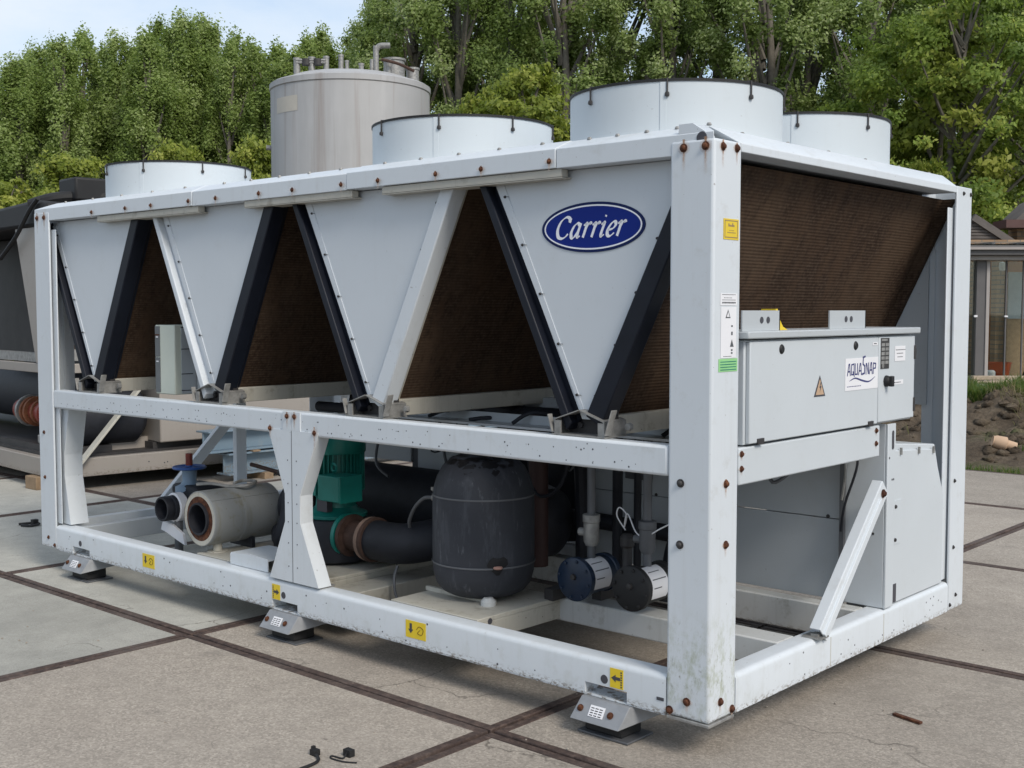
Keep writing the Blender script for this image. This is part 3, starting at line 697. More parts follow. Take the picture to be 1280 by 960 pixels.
# ---- V coils
AP = [-.59, -1.785, -2.975, -4.163]
ZV0, ZV1 = 1.125, 2.078
def offs(z, kind):   # half width of the V at height z
    if kind == 'panel': return .015 + (z - 1.15) * .478
    return .098 + (z - 1.15) * .476
for k, ax in enumerate(AP):
    z0, z1 = 1.150, ZV1
    pm = MB().prism([(ax - offs(z0, 'panel') - .006, z0), (ax + offs(z0, 'panel') + .004, z0), (ax + offs(z1, 'panel') + .004, z1), (ax - offs(z1, 'panel') - .006, z1)], 'y', .072, .082)
    vp = part('coil_end_panel', pm, 'panelwhite', CH)
    fl = MB()     # folded flange along the left edge and its screws
    fl.prism([(ax - offs(z0, 'panel') - .004, z0 + .02), (ax - offs(z0, 'panel') + .012, z0 + .02), (ax - offs(z1, 'panel') + .040, z1 - .02), (ax - offs(z1, 'panel') - .004, z1 - .02)], 'y', .0685, .0725)
    part('panel_flange', fl, 'panelwhite', vp)
    for q in range(5):
        z = z0 + .09 + q * .19
        for s in (-1, 1):
            x = ax + s * (offs(z, 'panel') - .014)
            sm = MB().lathe([(0, -.006), (.0045, -.005), (.006, 0)], (x, .0685, z), 'y', 8)
            sm.bar((x + .004, .0672, z + .0005), (x + .021, .0672, z - .0005), .0016, .0035, (0, 1, 0))
            part('panel_screw', sm, 'dark', vp)
    for s in (-1, 1):
        za, zb_, zc = 1.105, 1.155, ZV1
        white = (k == 1 and s > 0) or (k == 2 and s < 0)
        white = (ax == AP[1] and s > 0) or (ax == AP[2] and s < 0)
        mt_ = 'white' if white else 'navy'
        mid_ = lambda z, f: offs(z, 'panel') + (offs(z, 'coil') - offs(z, 'panel')) * f
        lo_in = (ax + s * .016, zb_ + .01)
        if s < 0:      # outer half stands proud, the half next to the panel is recessed
            P1 = [(ax + s * offs(za, 'coil'), za), (ax + s * mid_(za + .03, .52), za + .03), (ax + s * mid_(zc, .52), zc), (ax + s * offs(zc, 'coil'), zc)]
            P2 = [(ax + s * mid_(za + .03, .55), za + .03), lo_in, (ax + s * offs(zc, 'panel'), zc), (ax + s * mid_(zc, .55), zc)]
            sp = part('coil_edge_strip', MB().prism(P1, 'y', .044, .135), mt_, CH, bevel=.005)
            part('strip_web', MB().prism(P2, 'y', .084, .135), mt_, sp)
        else:          # a channel: front flange beside the panel, web set back
            P1 = [(ax + s * offs(za + .02, 'coil'), za + .02), lo_in, (ax + s * (offs(zc, 'panel') + .006), zc), (ax + s * offs(zc, 'coil'), zc)]
            sp = part('coil_edge_strip', MB().prism(P1, 'y', .044, .125), mt_, CH, bevel=.005)
            P2 = [(ax + s * (offs(za + .02, 'coil') - .020), za + .02), (ax + s * (offs(za + .02, 'coil') - .05), za + .02), (ax + s * (offs(zc, 'coil') - .05), zc), (ax + s * (offs(zc, 'coil') - .020), zc)]
            part('strip_web', MB().prism(P2, 'y', .125, .150), 'cream' if white else 'navy', sp)
        e = .048 if s > 0 else .026
        cg = [(ax + s * (offs(1.125, 'coil') - e), 1.125), (ax + s * (offs(zc, 'coil') - e), zc), (ax + s * (offs(zc, 'coil') - e - .07), zc), (ax + s * (offs(1.125, 'coil') - e - .07), 1.125 + .02)]
        part('condenser_coil', MB().prism(cg, 'y', .135, WY - .10), 'coil', CH)
        o0 = offs(1.09, 'coil')
        part('coil_rail', MB().box(ax + s * (o0 + .022), ax + s * (o0 - .03), .14, WY - .12, 1.092, 1.166), 'cream', CH, bevel=.004)
        bg_ = [(ax + s * offs(za, 'coil'), za), (ax + s * .016, zb_), (ax + s * offs(zc, 'panel'), zc), (ax + s * offs(zc, 'coil'), zc)]
        part('coil_edge_strip', MB().prism(bg_, 'y', WY - .095, WY - .06), 'coil' if k == 0 and s > 0 else 'navy', CH)
    part('coil_end_panel', MB().prism([(ax - .02, z0), (ax + .02, z0), (ax + .42, z1), (ax - .42, z1)], 'y', WY - .082, WY - .072), 'panelwhite', CH)
    # galvanised shoe at the foot of the V
    sm = MB(); yy0, yy1 = .026, .16
    sm.box(ax - .125, ax + .125, yy0 - .008, yy1, 1.0895, 1.0945)
    for s in (-1, 1):
        sm.box(ax + s * .118, ax + s * .112, yy0, yy1, 1.0945, 1.147); sm.box(ax + s * .112, ax + s * .088, yy0, yy0 + .006, 1.0945, 1.144)
        rp_ = [(ax + s * .118, 1.146), (ax + s * .118, 1.150), (ax + s * .004, 1.188), (ax + s * .004, 1.184)]
        sm.prism(rp_, 'y', yy0 - .002, yy1)
    sh = part('coil_shoe', sm, 'galv', CH)
    part('shoe_shade_fill', MB().box(ax - .105, ax + .105, .10, .13, 1.0945, 1.17), 'dark', sh)  # dark block put in the open shoe, standing for its shaded inside
    part('shoe_nut', MB().lathe([(0, -.012), (.012, -.012), (.014, 0)], (ax - .045, .10, 1.125), 'y', 6), 'dark', sh)
    tb = MB(); a0 = Vector((ax + .128, .03, 1.10)); a1 = Vector((ax + .160, .03, 1.195)); tb.bar(a0, a1, .034, .005, (1, 0, -.3)); part('shoe_tab', tb, 'galv', sh, bevel=.002)
    hm = MB()
    for f_ in (.35, .6, .85): q = a0.lerp(a1, f_); hm.disc(q + Vector((-.0, -.023, 0)), (0, -1, 0), .006, 8)
    nm = MB().lathe([(0, -.02), (.014, -.018), (.016, 0)], (ax + .155, .135, 1.128), 'y', 6); part('shoe_nut', nm, 'galv', sh)
    tb2 = MB().bar((ax - .125, .03, 1.10), (ax - .145, .03, 1.165), .024, .004, (-1, 0, -.3)); part('shoe_tab', tb2, 'galv', sh)

# ---- oval badge with italic lettering, on the right-hand end panel
BX, BZ, BY = -.5665, 1.863, .0715
badge = part('oval_badge', MB().add([], []).lathe([(0, 0), (1, 0), (1, -.0025), (0, -.0025)], (0, 0, 0), 'y', 56), 'badgenavy', CH, origin=(0, 0, 0))
badge.location = Vector((BX, BY, BZ)) - WO[CH]; WO[badge] = Vector((BX, BY, BZ))
for v in badge.data.vertices: v.co.x *= .241; v.co.z *= .0925
def ell(a, b, y0, y1, n=56): return [(a * math.cos(2 * math.pi * k / n), b * math.sin(2 * math.pi * k / n)) for k in range(n)]
def ring(name, a0, b0, a1, b1, y0, y1, mat):
    m = MB(); n = 56; o = ell(a0, b0, 0, 0, n); i = ell(a1, b1, 0, 0, n)
    v = [(BX + p[0], BY + y0, BZ + p[1]) for p in o] + [(BX + p[0], BY + y0, BZ + p[1]) for p in i] + [(BX + p[0], BY + y1, BZ + p[1]) for p in o] + [(BX + p[0], BY + y1, BZ + p[1]) for p in i]
    f = []
    for k in range(n):
        j = (k + 1) % n; f += [(k, j, n + j, n + k), (2 * n + k, 3 * n + k, 3 * n + j, 2 * n + j), (k, 2 * n + k, 2 * n + j, j), (n + k, n + j, 3 * n + j, 3 * n + k)]
    m.add(v, f); return part(name, m, mat, badge)
ring('badge_ring', .2275, .0825, .2215, .0768, -.0036, -.0024, 'badgewhite')
m = MB(); e = ell(.2215, .0768, 0, 0); m.prism([(BX + p[0], BZ + p[1]) for p in e], 'y', BY - .0031, BY - .0024); part('badge_field', m, 'badgeblue', badge)
def nib(mb, pts, y, w_, ang, n=9, slant=.28, o=(0, 0), s=1., th=.0010, thin=.26, mi=0, closed_caps=True):
    """broad-pen stroke: quads swept by a slanted nib"""
    P = spline([(p[0], 0, p[1]) for p in pts], n) if len(pts) > 2 else [Vector((pts[0][0], 0, pts[0][1])), Vector((pts[1][0], 0, pts[1][1]))]
    P = [Vector((p.x + slant * p.z, 0, p.z)) for p in P]; L = []; Rr = []
    for i, p in enumerate(P):
        d = (P[min(i + 1, len(P) - 1)] - P[max(i - 1, 0)]); d.normalize(); nn = Vector((-d.z, 0, d.x))
        wd = w_ * (thin + (1 - thin) * abs(math.sin(math.atan2(d.z, d.x) - ang))) / 2
        L.append(p + nn * wd); Rr.append(p - nn * wd)
    T = lambda p, yy: (o[0] + p.x * s, yy, o[1] + p.z * s)
    v = []
    for a, b in zip(L, Rr): v += [T(a, y), T(b, y), T(a, y + th), T(b, y + th)]
    f = []
    for i in range(len(L) - 1):
        a = i * 4; b = a + 4; f += [(a, b, b + 1, a + 1), (a + 2, a + 3, b + 3, b + 2), (a, a + 2, b + 2, b), (a + 1, b + 1, b + 3, a + 3)]
    f += [(0, 1, 3, 2), (len(v) - 4, len(v) - 2, len(v) - 1, len(v) - 3)]
    mb.add(v, f, mi)
GL = {'C': ([[(1.02, 1.10), (.92, 1.36), (.60, 1.43), (.22, 1.15), (.06, .62), (.22, .14), (.55, 0), (.86, .10), (1.04, .30)], [(1.0, 1.06), (1.06, 1.36)]], 1.12),
      'a': ([[(.66, .86), (.46, .98), (.20, .78), (.06, .36), (.16, .04), (.36, .04), (.62, .42)], [(.76, .98), (.64, .30), (.70, .04), (.88, .12)]], .92),
      'r': ([[(.02, .80), (.16, .94), (.24, .90), (.20, .5), (.12, 0)], [(.16, .42), (.34, .84), (.52, .97), (.60, .86)]], .66),
      'i': ([[(.02, .80), (.18, .95), (.24, .85), (.14, .25), (.20, .03), (.40, .14)], [(.24, 1.32), (.27, 1.42)]], .50),
      'e': ([[(.12, .42), (.50, .52), (.66, .76), (.54, .96), (.30, .86), (.08, .46), (.14, .10), (.38, .02), (.66, .22)]], .74)}
lt = MB(); x = 0; sc = .0545; tot = 1.13 * sum(GL[c][1] for c in 'Carrier')
for ci, ch in enumerate('Carrier'):
    for si, st in enumerate(GL[ch][0]):
        nib(lt, st, BY - .0044 - .00035 * si - .00012 * (ci % 2), .27 if ch == 'C' or len(st) > 2 else .22, R(30), 10, .27, (BX - tot * sc / 2 - .012 + x * sc, BZ - .5 * 1.36 * sc), sc)
    x += GL[ch][1] * 1.13
part('badge_lettering', lt, 'badgewhite', badge, ang=60)
# ---- control box on the short end
bx = MB().box(-.20, -.006, .215, 1.618, 1.084, 1.452)
cb = part('control_box', bx, 'box', CH, bevel=.004)
part('control_door', MB().box(-.0055, .012, .226, 1.249, 1.088, 1.447), 'box', cb, bevel=.004)
part('switch_door', MB().box(-.0055, .012, 1.255, 1.610, 1.092, 1.447), 'box', cb, bevel=.004)
part('box_lid', MB().box(-.215, .028, .188, 1.632, 1.457, 1.484), 'inner', cb, bevel=.005)
for y in (.445, 1.038):
    part('door_lock', MB().lathe([(0, .018), (.012, .018), (.017, .014), (.019, .011)], (0, y, 1.416), 'x', 14), 'blackrub', cb)
for y, z in [(1.606, 1.376), (1.606, 1.149)]: part('hinge', MB().box(-.004, .016, y - .006, y + .012, z - .03, z + .03), 'dark', cb, bevel=.002)
for y in (.300, 1.183): part('hinge', MB().box(.010, .018, y - .022, y + .022, 1.083, 1.104), 'dark', cb, bevel=.002)
XF = .0125
def Xlab(name, y0, y1, z0, z1, mat='label', x=XF, th=.0012, parent=None):
    return part(name, MB().box(x, x + th, y0, y1, z0, z1), mat, parent or cb)
def Xprint(mb, y0, y1, z0, z1, x=XF + .0012, mi=0): mb.box(x, x + .0005, y0, y1, z0, z1, mi)
Xlab('logo_label', .949, 1.243, 1.238, 1.366)
# techno lettering AQUASNAP with a wave below, drawn in strokes
AL = {'A': [[(0, 0), (.30, 1), (.46, 1), (.62, 0)], [(.12, .34), (.60, .34)]], 'Q': [[(.62, .08), (.62, 1), (.06, .94), (.06, .06), (.50, .06)], [(.40, .30), (.70, -.12)]],
      'U': [[(.06, 1), (.06, .06), (.56, .06), (.56, 1)]], 'S': [[(.62, 1.62), (.20, 1.56), (.14, .95), (.55, .75), (.50, .10), (0, .02)]],
      'N': [[(.04, 0), (.04, .95), (.18, .95), (.52, .05), (.60, .05), (.60, 1)]], 'P': [[(.06, 0), (.06, .96), (.60, .92), (.56, .50), (.08, .46)]]}
lg = MB(); pos = 0
def stroke_x(mb, pts, y0, z0, s, wd, x, th=.0006):
    q = [Vector((x, y0 + p[0] * s, z0 + p[1] * s * 1.1)) for p in pts]
    for i, (a, b) in enumerate(zip(q, q[1:])):
        d = (b - a).normalized() * wd * .4; mb.bar(a - d + Vector((.0001 * i, 0, 0)), b + d + Vector((.0001 * i, 0, 0)), th, wd, Vector((0, 0, 1)) if abs((b - a).normalized().z) < .9 else Vector((0, 1, 0)))
for ch in 'AQUASNAP':
    for st in AL[ch]: stroke_x(lg, st, .966 + pos * .0345, 1.299, .040, .0058 if ch != 'S' else .0075, XF + .0016)
    pos += .95
part('logo_lettering', lg, 'logonavy', cb)
wv = MB(); P = spline([(XF + .0014, .985, 1.276), (XF + .0014, 1.035, 1.286), (XF + .0014, 1.10, 1.274), (XF + .0014, 1.16, 1.268), (XF + .0014, 1.215, 1.285)], 5)
for i, (a, b) in enumerate(zip(P, P[1:])):
    wv.bar(a, b, .0006, .0015 + .006 * math.sin(math.pi * (i + .5) / (len(P) - 1)))
for k in range(9): Xprint(wv, .965 + k * .014, .965 + k * .014 + .010, 1.2525, 1.2555)
part('logo_wave', wv, 'logonavy', cb)
# electric hazard triangle
m = MB(); m.prism([(.694, 1.229), (.784, 1.229), (.739, 1.309)], 'x', XF, XF + .0010, 0); m.prism([(.706, 1.2355), (.772, 1.2355), (.739, 1.296)], 'x', XF + .0010, XF + .0016, 1)
m.prism([(.744, 1.284), (.734, 1.262), (.742, 1.262), (.737, 1.244), (.750, 1.268), (.741, 1.268), (.749, 1.284)], 'x', XF + .0016, XF + .0022, 0)
part('hazard_sign', m, ['print', 'terracotta'], cb)
# rating plate, notice, switch with its strip label
m = MB(); m.box(XF, XF + .0012, 1.268, 1.348, 1.314, 1.442, 0)
for r0 in range(5):
    for c0 in range(2):
        m.box(XF + .0012, XF + .0017, 1.273 + c0 * .038, 1.273 + c0 * .038 + .031, 1.408 - r0 * .0185, 1.408 - r0 * .0185 + .013, 1)
m.box(XF + .0012, XF + .0017, 1.273, 1.330, 1.430, 1.438, 1); m.cyl((XF + .0012, 1.290, 1.326), (XF + .0018, 1.290, 1.326), .010, n=14, mi=1)
part('rating_plate', m, ['dark', 'galv'], cb)
m = MB(); m.box(XF, XF + .0012, 1.404, 1.508, 1.342, 1.406, 0)
for r0, (a, b) in enumerate([(1.412, 1.500), (1.422, 1.485), (1.430, 1.475)]):
    yy = a
    while yy < b: m.box(XF + .0012, XF + .0016, yy, yy + .008, 1.388 - r0 * .015, 1.3915 - r0 * .015, 1); yy += .011
part('notice_label', m, ['label', 'pipegrey'], cb)
m = MB().box(XF, XF + .001, 1.19, 1.238, 1.414, 1.426, 0); m.box(XF + .001, XF + .0015, 1.20, 1.225, 1.419, 1.4225, 1); part('small_label', m, ['label', 'print'], cb)
m = MB().box(XF, XF + .001, 1.372, 1.492, 1.243, 1.262, 0)
for k in range(7): m.box(XF + .001, XF + .0014, 1.378 + k * .013, 1.387 + k * .013, 1.250, 1.254, 1)
part('strip_label', m, ['label', 'print'], cb)
m = MB().lathe([(0, .034), (.016, .034), (.02, .03), (.024, .018), (.024, .012)], (0, 1.323, 1.262), 'x', 16).box(.03, .046, 1.312, 1.334, 1.240, 1.284); part('switch_knob', m, 'blackrub', cb, bevel=.003)
# lifting ears standing on the lid
for a, b in [(.190, .452), (.838, 1.150)]:
    m = MB().box(-.006, .0, a, b, 1.4845, 1.556).box(-.10, -.0, b - .006, b, 1.4845, 1.556); ea = part('lid_bracket', m, 'inner', cb)
    cy = (a + b) / 2 + (-.0 if a < .5 else -.02)
    part('bracket_hole', MB().disc((.0005, cy, 1.522), (1, 0, 0), .0125, 14).disc((.0005, cy + .045, 1.522), (1, 0, 0), .0125, 14), 'print', ea)
part('yellow_guard', MB().prism([(.455, 1.4845), (.545, 1.4845), (.51, 1.497), (.480, 1.53), (.470, 1.562), (.455, 1.562)], 'x', -.08, -.02), 'yellow', cb)
# beam under the box, upright, brace, cabinet
ub = part('box_beam', MB().box(-.06, .0015, .178, 1.300, .946, 1.078), 'box', CH, bevel=.006)
for y, z in [(.192, 1.056), (.192, 1.004), (1.262, 1.058), (1.262, 1.004)]: bolt(ub, (.0018, y, z), 'x', .7, .035)
up = MB().box(-.012, 0, 1.385, 1.462, .282, 1.075).box(-.21, -.012, 1.385, 1.392, .282, 1.075)
ur = part('upright', up, 'box', CH, bevel=.003)
part('upright_slot', MB().prism([(1.432 + .011 * math.cos(2 * math.pi * k / 16), 1.005 + (.030 if math.sin(2 * math.pi * k / 16) > 0 else -.030) + .011 * math.sin(2 * math.pi * k / 16)) for k in range(16)], 'x', .0003, .0012), 'print', ur)
for y, z in [(1.40, .93), (1.43, .835), (1.445, .835)]: part('screw_hole', MB().disc((.0003, y, z), (1, 0, 0), .005, 8), 'print', ur)
for x, z in [(-.06, .60), (-.09, .585), (-.05, .66)]: part('screw_hole', MB().disc((x, 1.3845, z), (0, -1, 0), .006, 8), 'dark', ur)
cabm = MB().prism([(1.462, .284), (2.03, .284), (2.03, .70), (1.93, .945), (1.462, .985)], 'x', -.62, -.022)
cab = part('side_cabinet', cabm, 'box', CH, bevel=.004)
part('cabinet_front', MB().prism([(1.468, .286), (2.02, .286), (2.02, .70), (1.905, .925), (1.468, .955)], 'x', -.0215, -.012), 'box', cab, bevel=.003)
part('cabinet_plate', MB().box(-.0115, -.0085, 1.474, 1.555, .545, .735), 'box', cab)
part('cabinet_slot', MB().box(-.0115, -.0095, 1.470, 1.515, .290, .37), 'print', cab)
for y, z in [(1.49, .71), (1.49, .565)]: part('cabinet_screw', MB().lathe([(0, .008), (.007, .006), (.009, 0)], (-.0085, y, z), 'x', 8), 'dark', cab)
for y, z in [(1.53, .952), (1.72, .940), (1.88, .928)]: part('cabinet_clip', MB().box(-.012, -.004, y, y + .012, z - .02, z + .01), 'galv', cab)
a, b = Vector((.012, .800, .290)), Vector((.012, 1.335, .815)); d = (b - a).normalized(); pr_ = Vector((0, -d.z, d.y))
br = MB().bar(a, b, .006, .080, pr_)
for s in (-1, 1): br.bar(a + pr_ * s * .038 + Vector((-.022, 0, 0)), b + pr_ * s * .038 + Vector((-.022, 0, 0)), .045, .006, pr_)
br.bar(a + Vector((.006, 0, 0)), b + Vector((.006, 0, 0)) - d * .07, .012, .020, pr_)
brc = part('diagonal_brace', br, 'white', CH, bevel=.002)
bolt(brc, b - d * .035 + Vector((.0035, 0, 0)), 'x', 1.1, .05)
part('brace_clip', MB().box(-.06, .02, .765, .835, .2795, .286).box(-.03, .0, .780, .82, .286, .296), 'galv', brc)
# end wall behind the right-hand V seen through the open end
part('end_wall', MB().box(-.66, -.18, WY - .05, WY - .04, 1.10, 2.09), 'inner', CH)
# stickers on the right face of the near post
def post_label(name, y0, y1, z0, z1, mats, draw):
    m = MB(); m.box(.0006, .0016, y0, y1, z0, z1, 0); draw(m); return part(name, m, mats, npst)
def pl(m, y0, y1, z0, z1, mi=1): m.box(.0016, .0021, y0, y1, z0, z1, mi)
def d1(m):
    for a, b, c, d in [(.067, .150, 1.858, 1.861), (.067, .150, 1.802, 1.805), (.067, .070, 1.805, 1.858), (.147, .150, 1.805, 1.858)]: pl(m, a, b, c, d)
    for k, w_ in enumerate((.010, .006, .006, .012, .006)): pl(m, .090 + k * .008, .090 + k * .008 + .0065, 1.840, 1.840 + w_)
    for k in range(6): pl(m, .085 + k * .009, .091 + k * .009, 1.818, 1.821)
    for k in range(4): pl(m, .096 + k * .008, .101 + k * .008, 1.826, 1.828)
post_label('yellow_label', .060, .157, 1.796, 1.866, ['yellow', 'wood'], d1)
def d2(m):
    for k in range(2): pl(m, .055, .142, 1.609 - k * .018, 1.6105 - k * .018)
    for k in range(10): pl(m, .056 + k * .0088, .0625 + k * .0088, 1.580, 1.585)
    for k in range(6): pl(m, .068 + k * .009, .073 + k * .009, 1.598, 1.600)
post_label('type_label', .045, .152, 1.573, 1.614, ['label', 'print'], d2)
def d3(m):
    m.prism([(.078, 1.530), (.110, 1.530), (.094, 1.560)], 'x', .0016, .0020, 1); m.prism([(.085, 1.534), (.103, 1.534), (.094, 1.552)], 'x', .0020, .0024, 0)
    m.prism([(.108, 1.432), (.132, 1.432), (.120, 1.458)], 'x', .0016, .0020, 1)
    for a in (1.500, 1.478, 1.472, 1.418, 1.408): pl(m, .115, .125, a, a + .006)
    for k in range(6): pl(m, .066 + k * .009, .073 + k * .009, 1.399, 1.401)
post_label('safety_label', .050, .148, 1.394, 1.568, ['label', 'pipegrey'], d3)
def d4(m):
    for k in range(4): pl(m, .048, .150, 1.353 + k * .009, 1.356 + k * .009)
post_label('green_label', .038, .158, 1.348, 1.392, ['green', 'teal'], d4)

# ---- inside the base: cross beams, enclosure wall
part('inner_beam', MB().box(-1.20, -.09, .63, .76, .175, .279), 'dirtywhite', CH, bevel=.006)
part('inner_beam', MB().box(-3.2, -.09, 1.29, 1.37, .145, .279), 'dirtywhite', CH, bevel=.006)
def wallpanel(x0, x1, z0, z1): return part('enclosure_panel', MB().box(x0, x1, 1.405, 1.42, z0, z1), 'inner', CH, bevel=.002)
for x0, x1 in [(-1.70, -.205)]:
    a_ = wallpanel(x0, x1, .642, 1.05); b_ = wallpanel(x0, x1, .282, .638)
    for x in (-.28, -.75, -1.2): part('panel_screw', MB().lathe([(0, -.006), (.007, -.005), (.009, 0)], (x, 1.404, .648), 'y', 8), 'dark', a_)
part('wall_strip', MB().box(-2.965, -2.895, 1.422, 1.43, .60, 1.05), 'pipegrey', CH); wallpanel(-3.45, -2.96, .66, 1.05); wallpanel(-2.90, -2.50, .60, 1.05)
part('cable_duct', MB().box(-.205, -.185, 1.36, 1.38, .28, 1.05), 'pipegrey', CH)
for pts, mt in [([(-.15, 1.36, 1.0), (-.12, 1.35, .9), (-.17, 1.34, .72), (-.19, 1.345, .6)], 'black'), ([(-.17, 1.33, .98), (-.16, 1.32, .86), (-.18, 1.33, .74)], 'galv'), ([(-.5, 1.2, 1.0), (-.35, 1.0, .9), (-.6, .8, .84)], 'black')]:
    part('loose_cable', MB().tube(spline(pts, 6), .006, 6), mt, CH)
part('suction_pipe', MB().tube(spline([(-2.4, 1.30, .50), (-1.6, 1.30, .50), (-1.2, 1.31, .49), (-.86, 1.32, .48)], 5), .042, 12), 'black', CH)
part('suction_pipe', MB().tube(spline([(-.95, 1.25, .50), (-.95, 1.2, .42), (-.95, 1.15, .2)], 5), .05, 12), 'black', CH)
part('rear_shade_sheet', MB().box(-2.95, -1.2, WY - .10, WY - .09, .285, .975), 'dark', CH)  # dark sheet added to keep the back of the bay in darkness
part('compressor', MB().lathe([(0, .29), (.17, .29), (.19, .33), (.19, .86), (.14, .95), (0, .97)], (-2.05, 1.72, 0), n=24), 'black', CH)
part('compressor', MB().lathe([(0, .29), (.17, .29), (.19, .33), (.19, .86), (.14, .95), (0, .97)], (-1.62, 1.72, 0), n=24), 'black', CH)
part('riser_pipe', MB().tube([(-1.62, 1.0, .3), (-1.62, 1.0, 1.05)], .05, 12), simple('maroon_pipe', (.05, .024, .022), .6), CH)
part('riser_pipe', MB().tube([(-1.80, 1.05, .3), (-1.80, 1.05, 1.05)], .06, 12), 'black', CH)
part('riser_pipe', MB().tube(spline([(-1.50, 1.2, .3), (-1.50, 1.18, .8), (-1.52, 1.1, 1.05)], 4), .035, 10), 'black', CH)
for y, z, r0, mt in [(.75, 1.03, .028, 'black'), (1.0, 1.05, .035, 'black'), (1.3, 1.04, .03, 'pipegrey')]:
    part('header_pipe', MB().tube([(-3.0, y, z), (-.25, y, z)], r0, 12), mt, CH)
part('wiring_tray', MB().box(-2.2, -.35, .50, .62, 1.035, 1.045).box(-2.2, -.35, .615, .62, 1.045, 1.085), 'inner', CH)
part('wiring_tray', MB().box(-2.0, -.5, 1.12, 1.2, 1.06, 1.12), 'inner', CH)
for k in range(7):
    x = -2.2 + k * .27; part('loose_cable', MB().tube(spline([(x, .55, 1.05), (x + .08, .62, 1.10 - .02 * (k % 3)), (x + .2, .8, 1.04), (x + .22, 1.0, 1.08)], 5), .009, 6), 'black', CH)
# evaporator
ev = part('evaporator', MB().lathe([(0, -3.30), (.10, -3.29), (.17, -3.25), (.19, -3.18), (.19, -1.70), (.17, -1.62), (.10, -1.58), (0, -1.57)], (0, 1.10, .50), 'x', 32), 'black', CH)
part('capillary', MB().tube(spline([(-2.83, 1.15, 1.05), (-2.78, 1.0, .86), (-2.72, .92, .72), (-2.6, .9, .66)], 6), .008, 6), 'pipegrey', ev)

rw = random.Random(17)
for k in range(9):
    x0 = -3.0 + k * .32; y0 = rw.uniform(.95, 1.35); x1 = x0 + rw.uniform(-.15, .35); zt = rw.uniform(.62, .85)
    part('loose_cable', MB().tube(spline([(x0, y0, 1.03), (x0 + .03, y0 - .02, .93), ((x0 + x1) / 2, y0 - .05, zt), (x1, y0, zt + .06), (x1 + .06, y0 + .02, 1.03)], 5), rw.choice([.005, .007, .009]), 6), rw.choice(['black', 'black', 'pipegrey', 'tar']), CH)
for x, y, r0 in [(-1.13, 1.15, .018), (-1.30, 1.22, .025)]:
    part('riser_pipe', MB().tube(spline([(x, y, .29), (x, y, .60), (x + .03, y - .04, .75), (x + .03, y - .04, 1.04)], 4), r0, 10), 'black', CH)
part('junction_box', MB().box(-1.36, -1.22, 1.36, 1.404, .72, .86), 'pipegrey', CH, bevel=.004)
# ---- buffer tank on its tray
tr = MB().box(-1.705, -1.175, .095, .645, .262, .282).box(-1.185, -1.175, .095, .645, .185, .262).box(-1.705, -1.175, .095, .105, .225, .262)
tray = part('tank_tray', tr, 'cream', CH, bevel=.003)
part('tray_hole', MB().disc((-1.1745, .17, .262), (1, 0, 0), .014, 12), 'print', tray)
part('tray_ridge', MB().box(-1.72, -1.30, .325, .345, .282, .300), 'cream', tray)
TX, TY = -1.455, .43
prof = [(0, .30), (.15, .30), (.185, .318), (.212, .35), (.2255, .40), (.228, .45), (.2285, .52), (.228, .70), (.227, .735), (.222, .775), (.209, .82), (.184, .866), (.145, .901), (.095, .922), (.045, .931), (0, .933)]
tk = part('buffer_tank', MB().lathe(prof, (TX, TY, 0), n=48), vesselmat(), CH, ang=60)
for z, r0 in [(.742, .2265), (.447, .2295)]:
    part('tank_band', MB().lathe([(r0 + .0025, z - .004), (r0 + .0035, z), (r0 + .0025, z + .004), (r0 - .002, z)], (TX, TY, 0), n=48, closed=True), 'pipegrey', tk)
tp_ = MB(); rp2 = random.Random(3)          # torn black skin on the dome
def dome_r(z):
    for (r0, z0), (r1, z1) in zip(prof, prof[1:]):
        if z0 <= z <= z1 and z1 > z0: return r0 + (r1 - r0) * (z - z0) / (z1 - z0)
    return 0
for k in range(60):
    a0 = rp2.uniform(-2.6, .3); rad = rp2.uniform(.05, .17) if k % 3 else rp2.uniform(.13, .19); zc = next((z for z in np.linspace(.932, .80, 60) if dome_r(z) >= rad), .85); s_ = rp2.uniform(.004, .020)
    P = []
    n_ = 7
    for q in range(n_):
        t_ = 2 * math.pi * q / n_; rr = s_ * rp2.uniform(.5, 1.3); ra = rad + rr * math.sin(t_); aa = a0 + rr * 1.8 * math.cos(t_) / max(rad, .05)
        zz = next((z for z in np.linspace(.932, .78, 80) if dome_r(z) >= ra), .8); P.append((TX + ra * math.cos(aa), TY + ra * math.sin(aa), zz + .002))
    cc = tuple(np.mean(P, 0) + np.array([0, 0, .0025])); tp_.add(P + [cc], [(q, (q + 1) % n_, n_) for q in range(n_)])
part('torn_patch', tp_, 'tar', tk)['kind'] = 'stuff'
tear = MB(); P = []
for q in range(14):
    t_ = 2 * math.pi * q / 14; zz = .465 + .038 * math.sin(t_) * (1 + .3 * math.sin(3 * t_)); aa = -.55 + .17 * math.cos(t_) * (1 + .25 * math.sin(2 * t_ + 1)); rr = .2315 + .0; P.append((TX + rr * math.cos(aa), TY + rr * math.sin(aa), zz))
P.append(tuple(np.mean(P, 0) + np.array([.006, -.003, 0]))); tear.add(P, [(q, (q + 1) % 14, 14) for q in range(14)]); part('tear', tear, 'tar', tk)
part('exposed_foam', MB().lathe([(0, -.008), (.018, -.005), (.022, 0), (.018, .006), (0, .009)], (TX + .231 * math.cos(-.55), TY + .231 * math.sin(-.55), .452), n=10), simple('pink_foam', (.5, .28, .22), .8), tk)
part('tank_foot', MB().lathe([(0, .282), (.034, .282), (.034, .30), (.02, .316), (0, .316)], (TX + .145, TY - .125, 0), n=12), 'dirtywhite', tk)
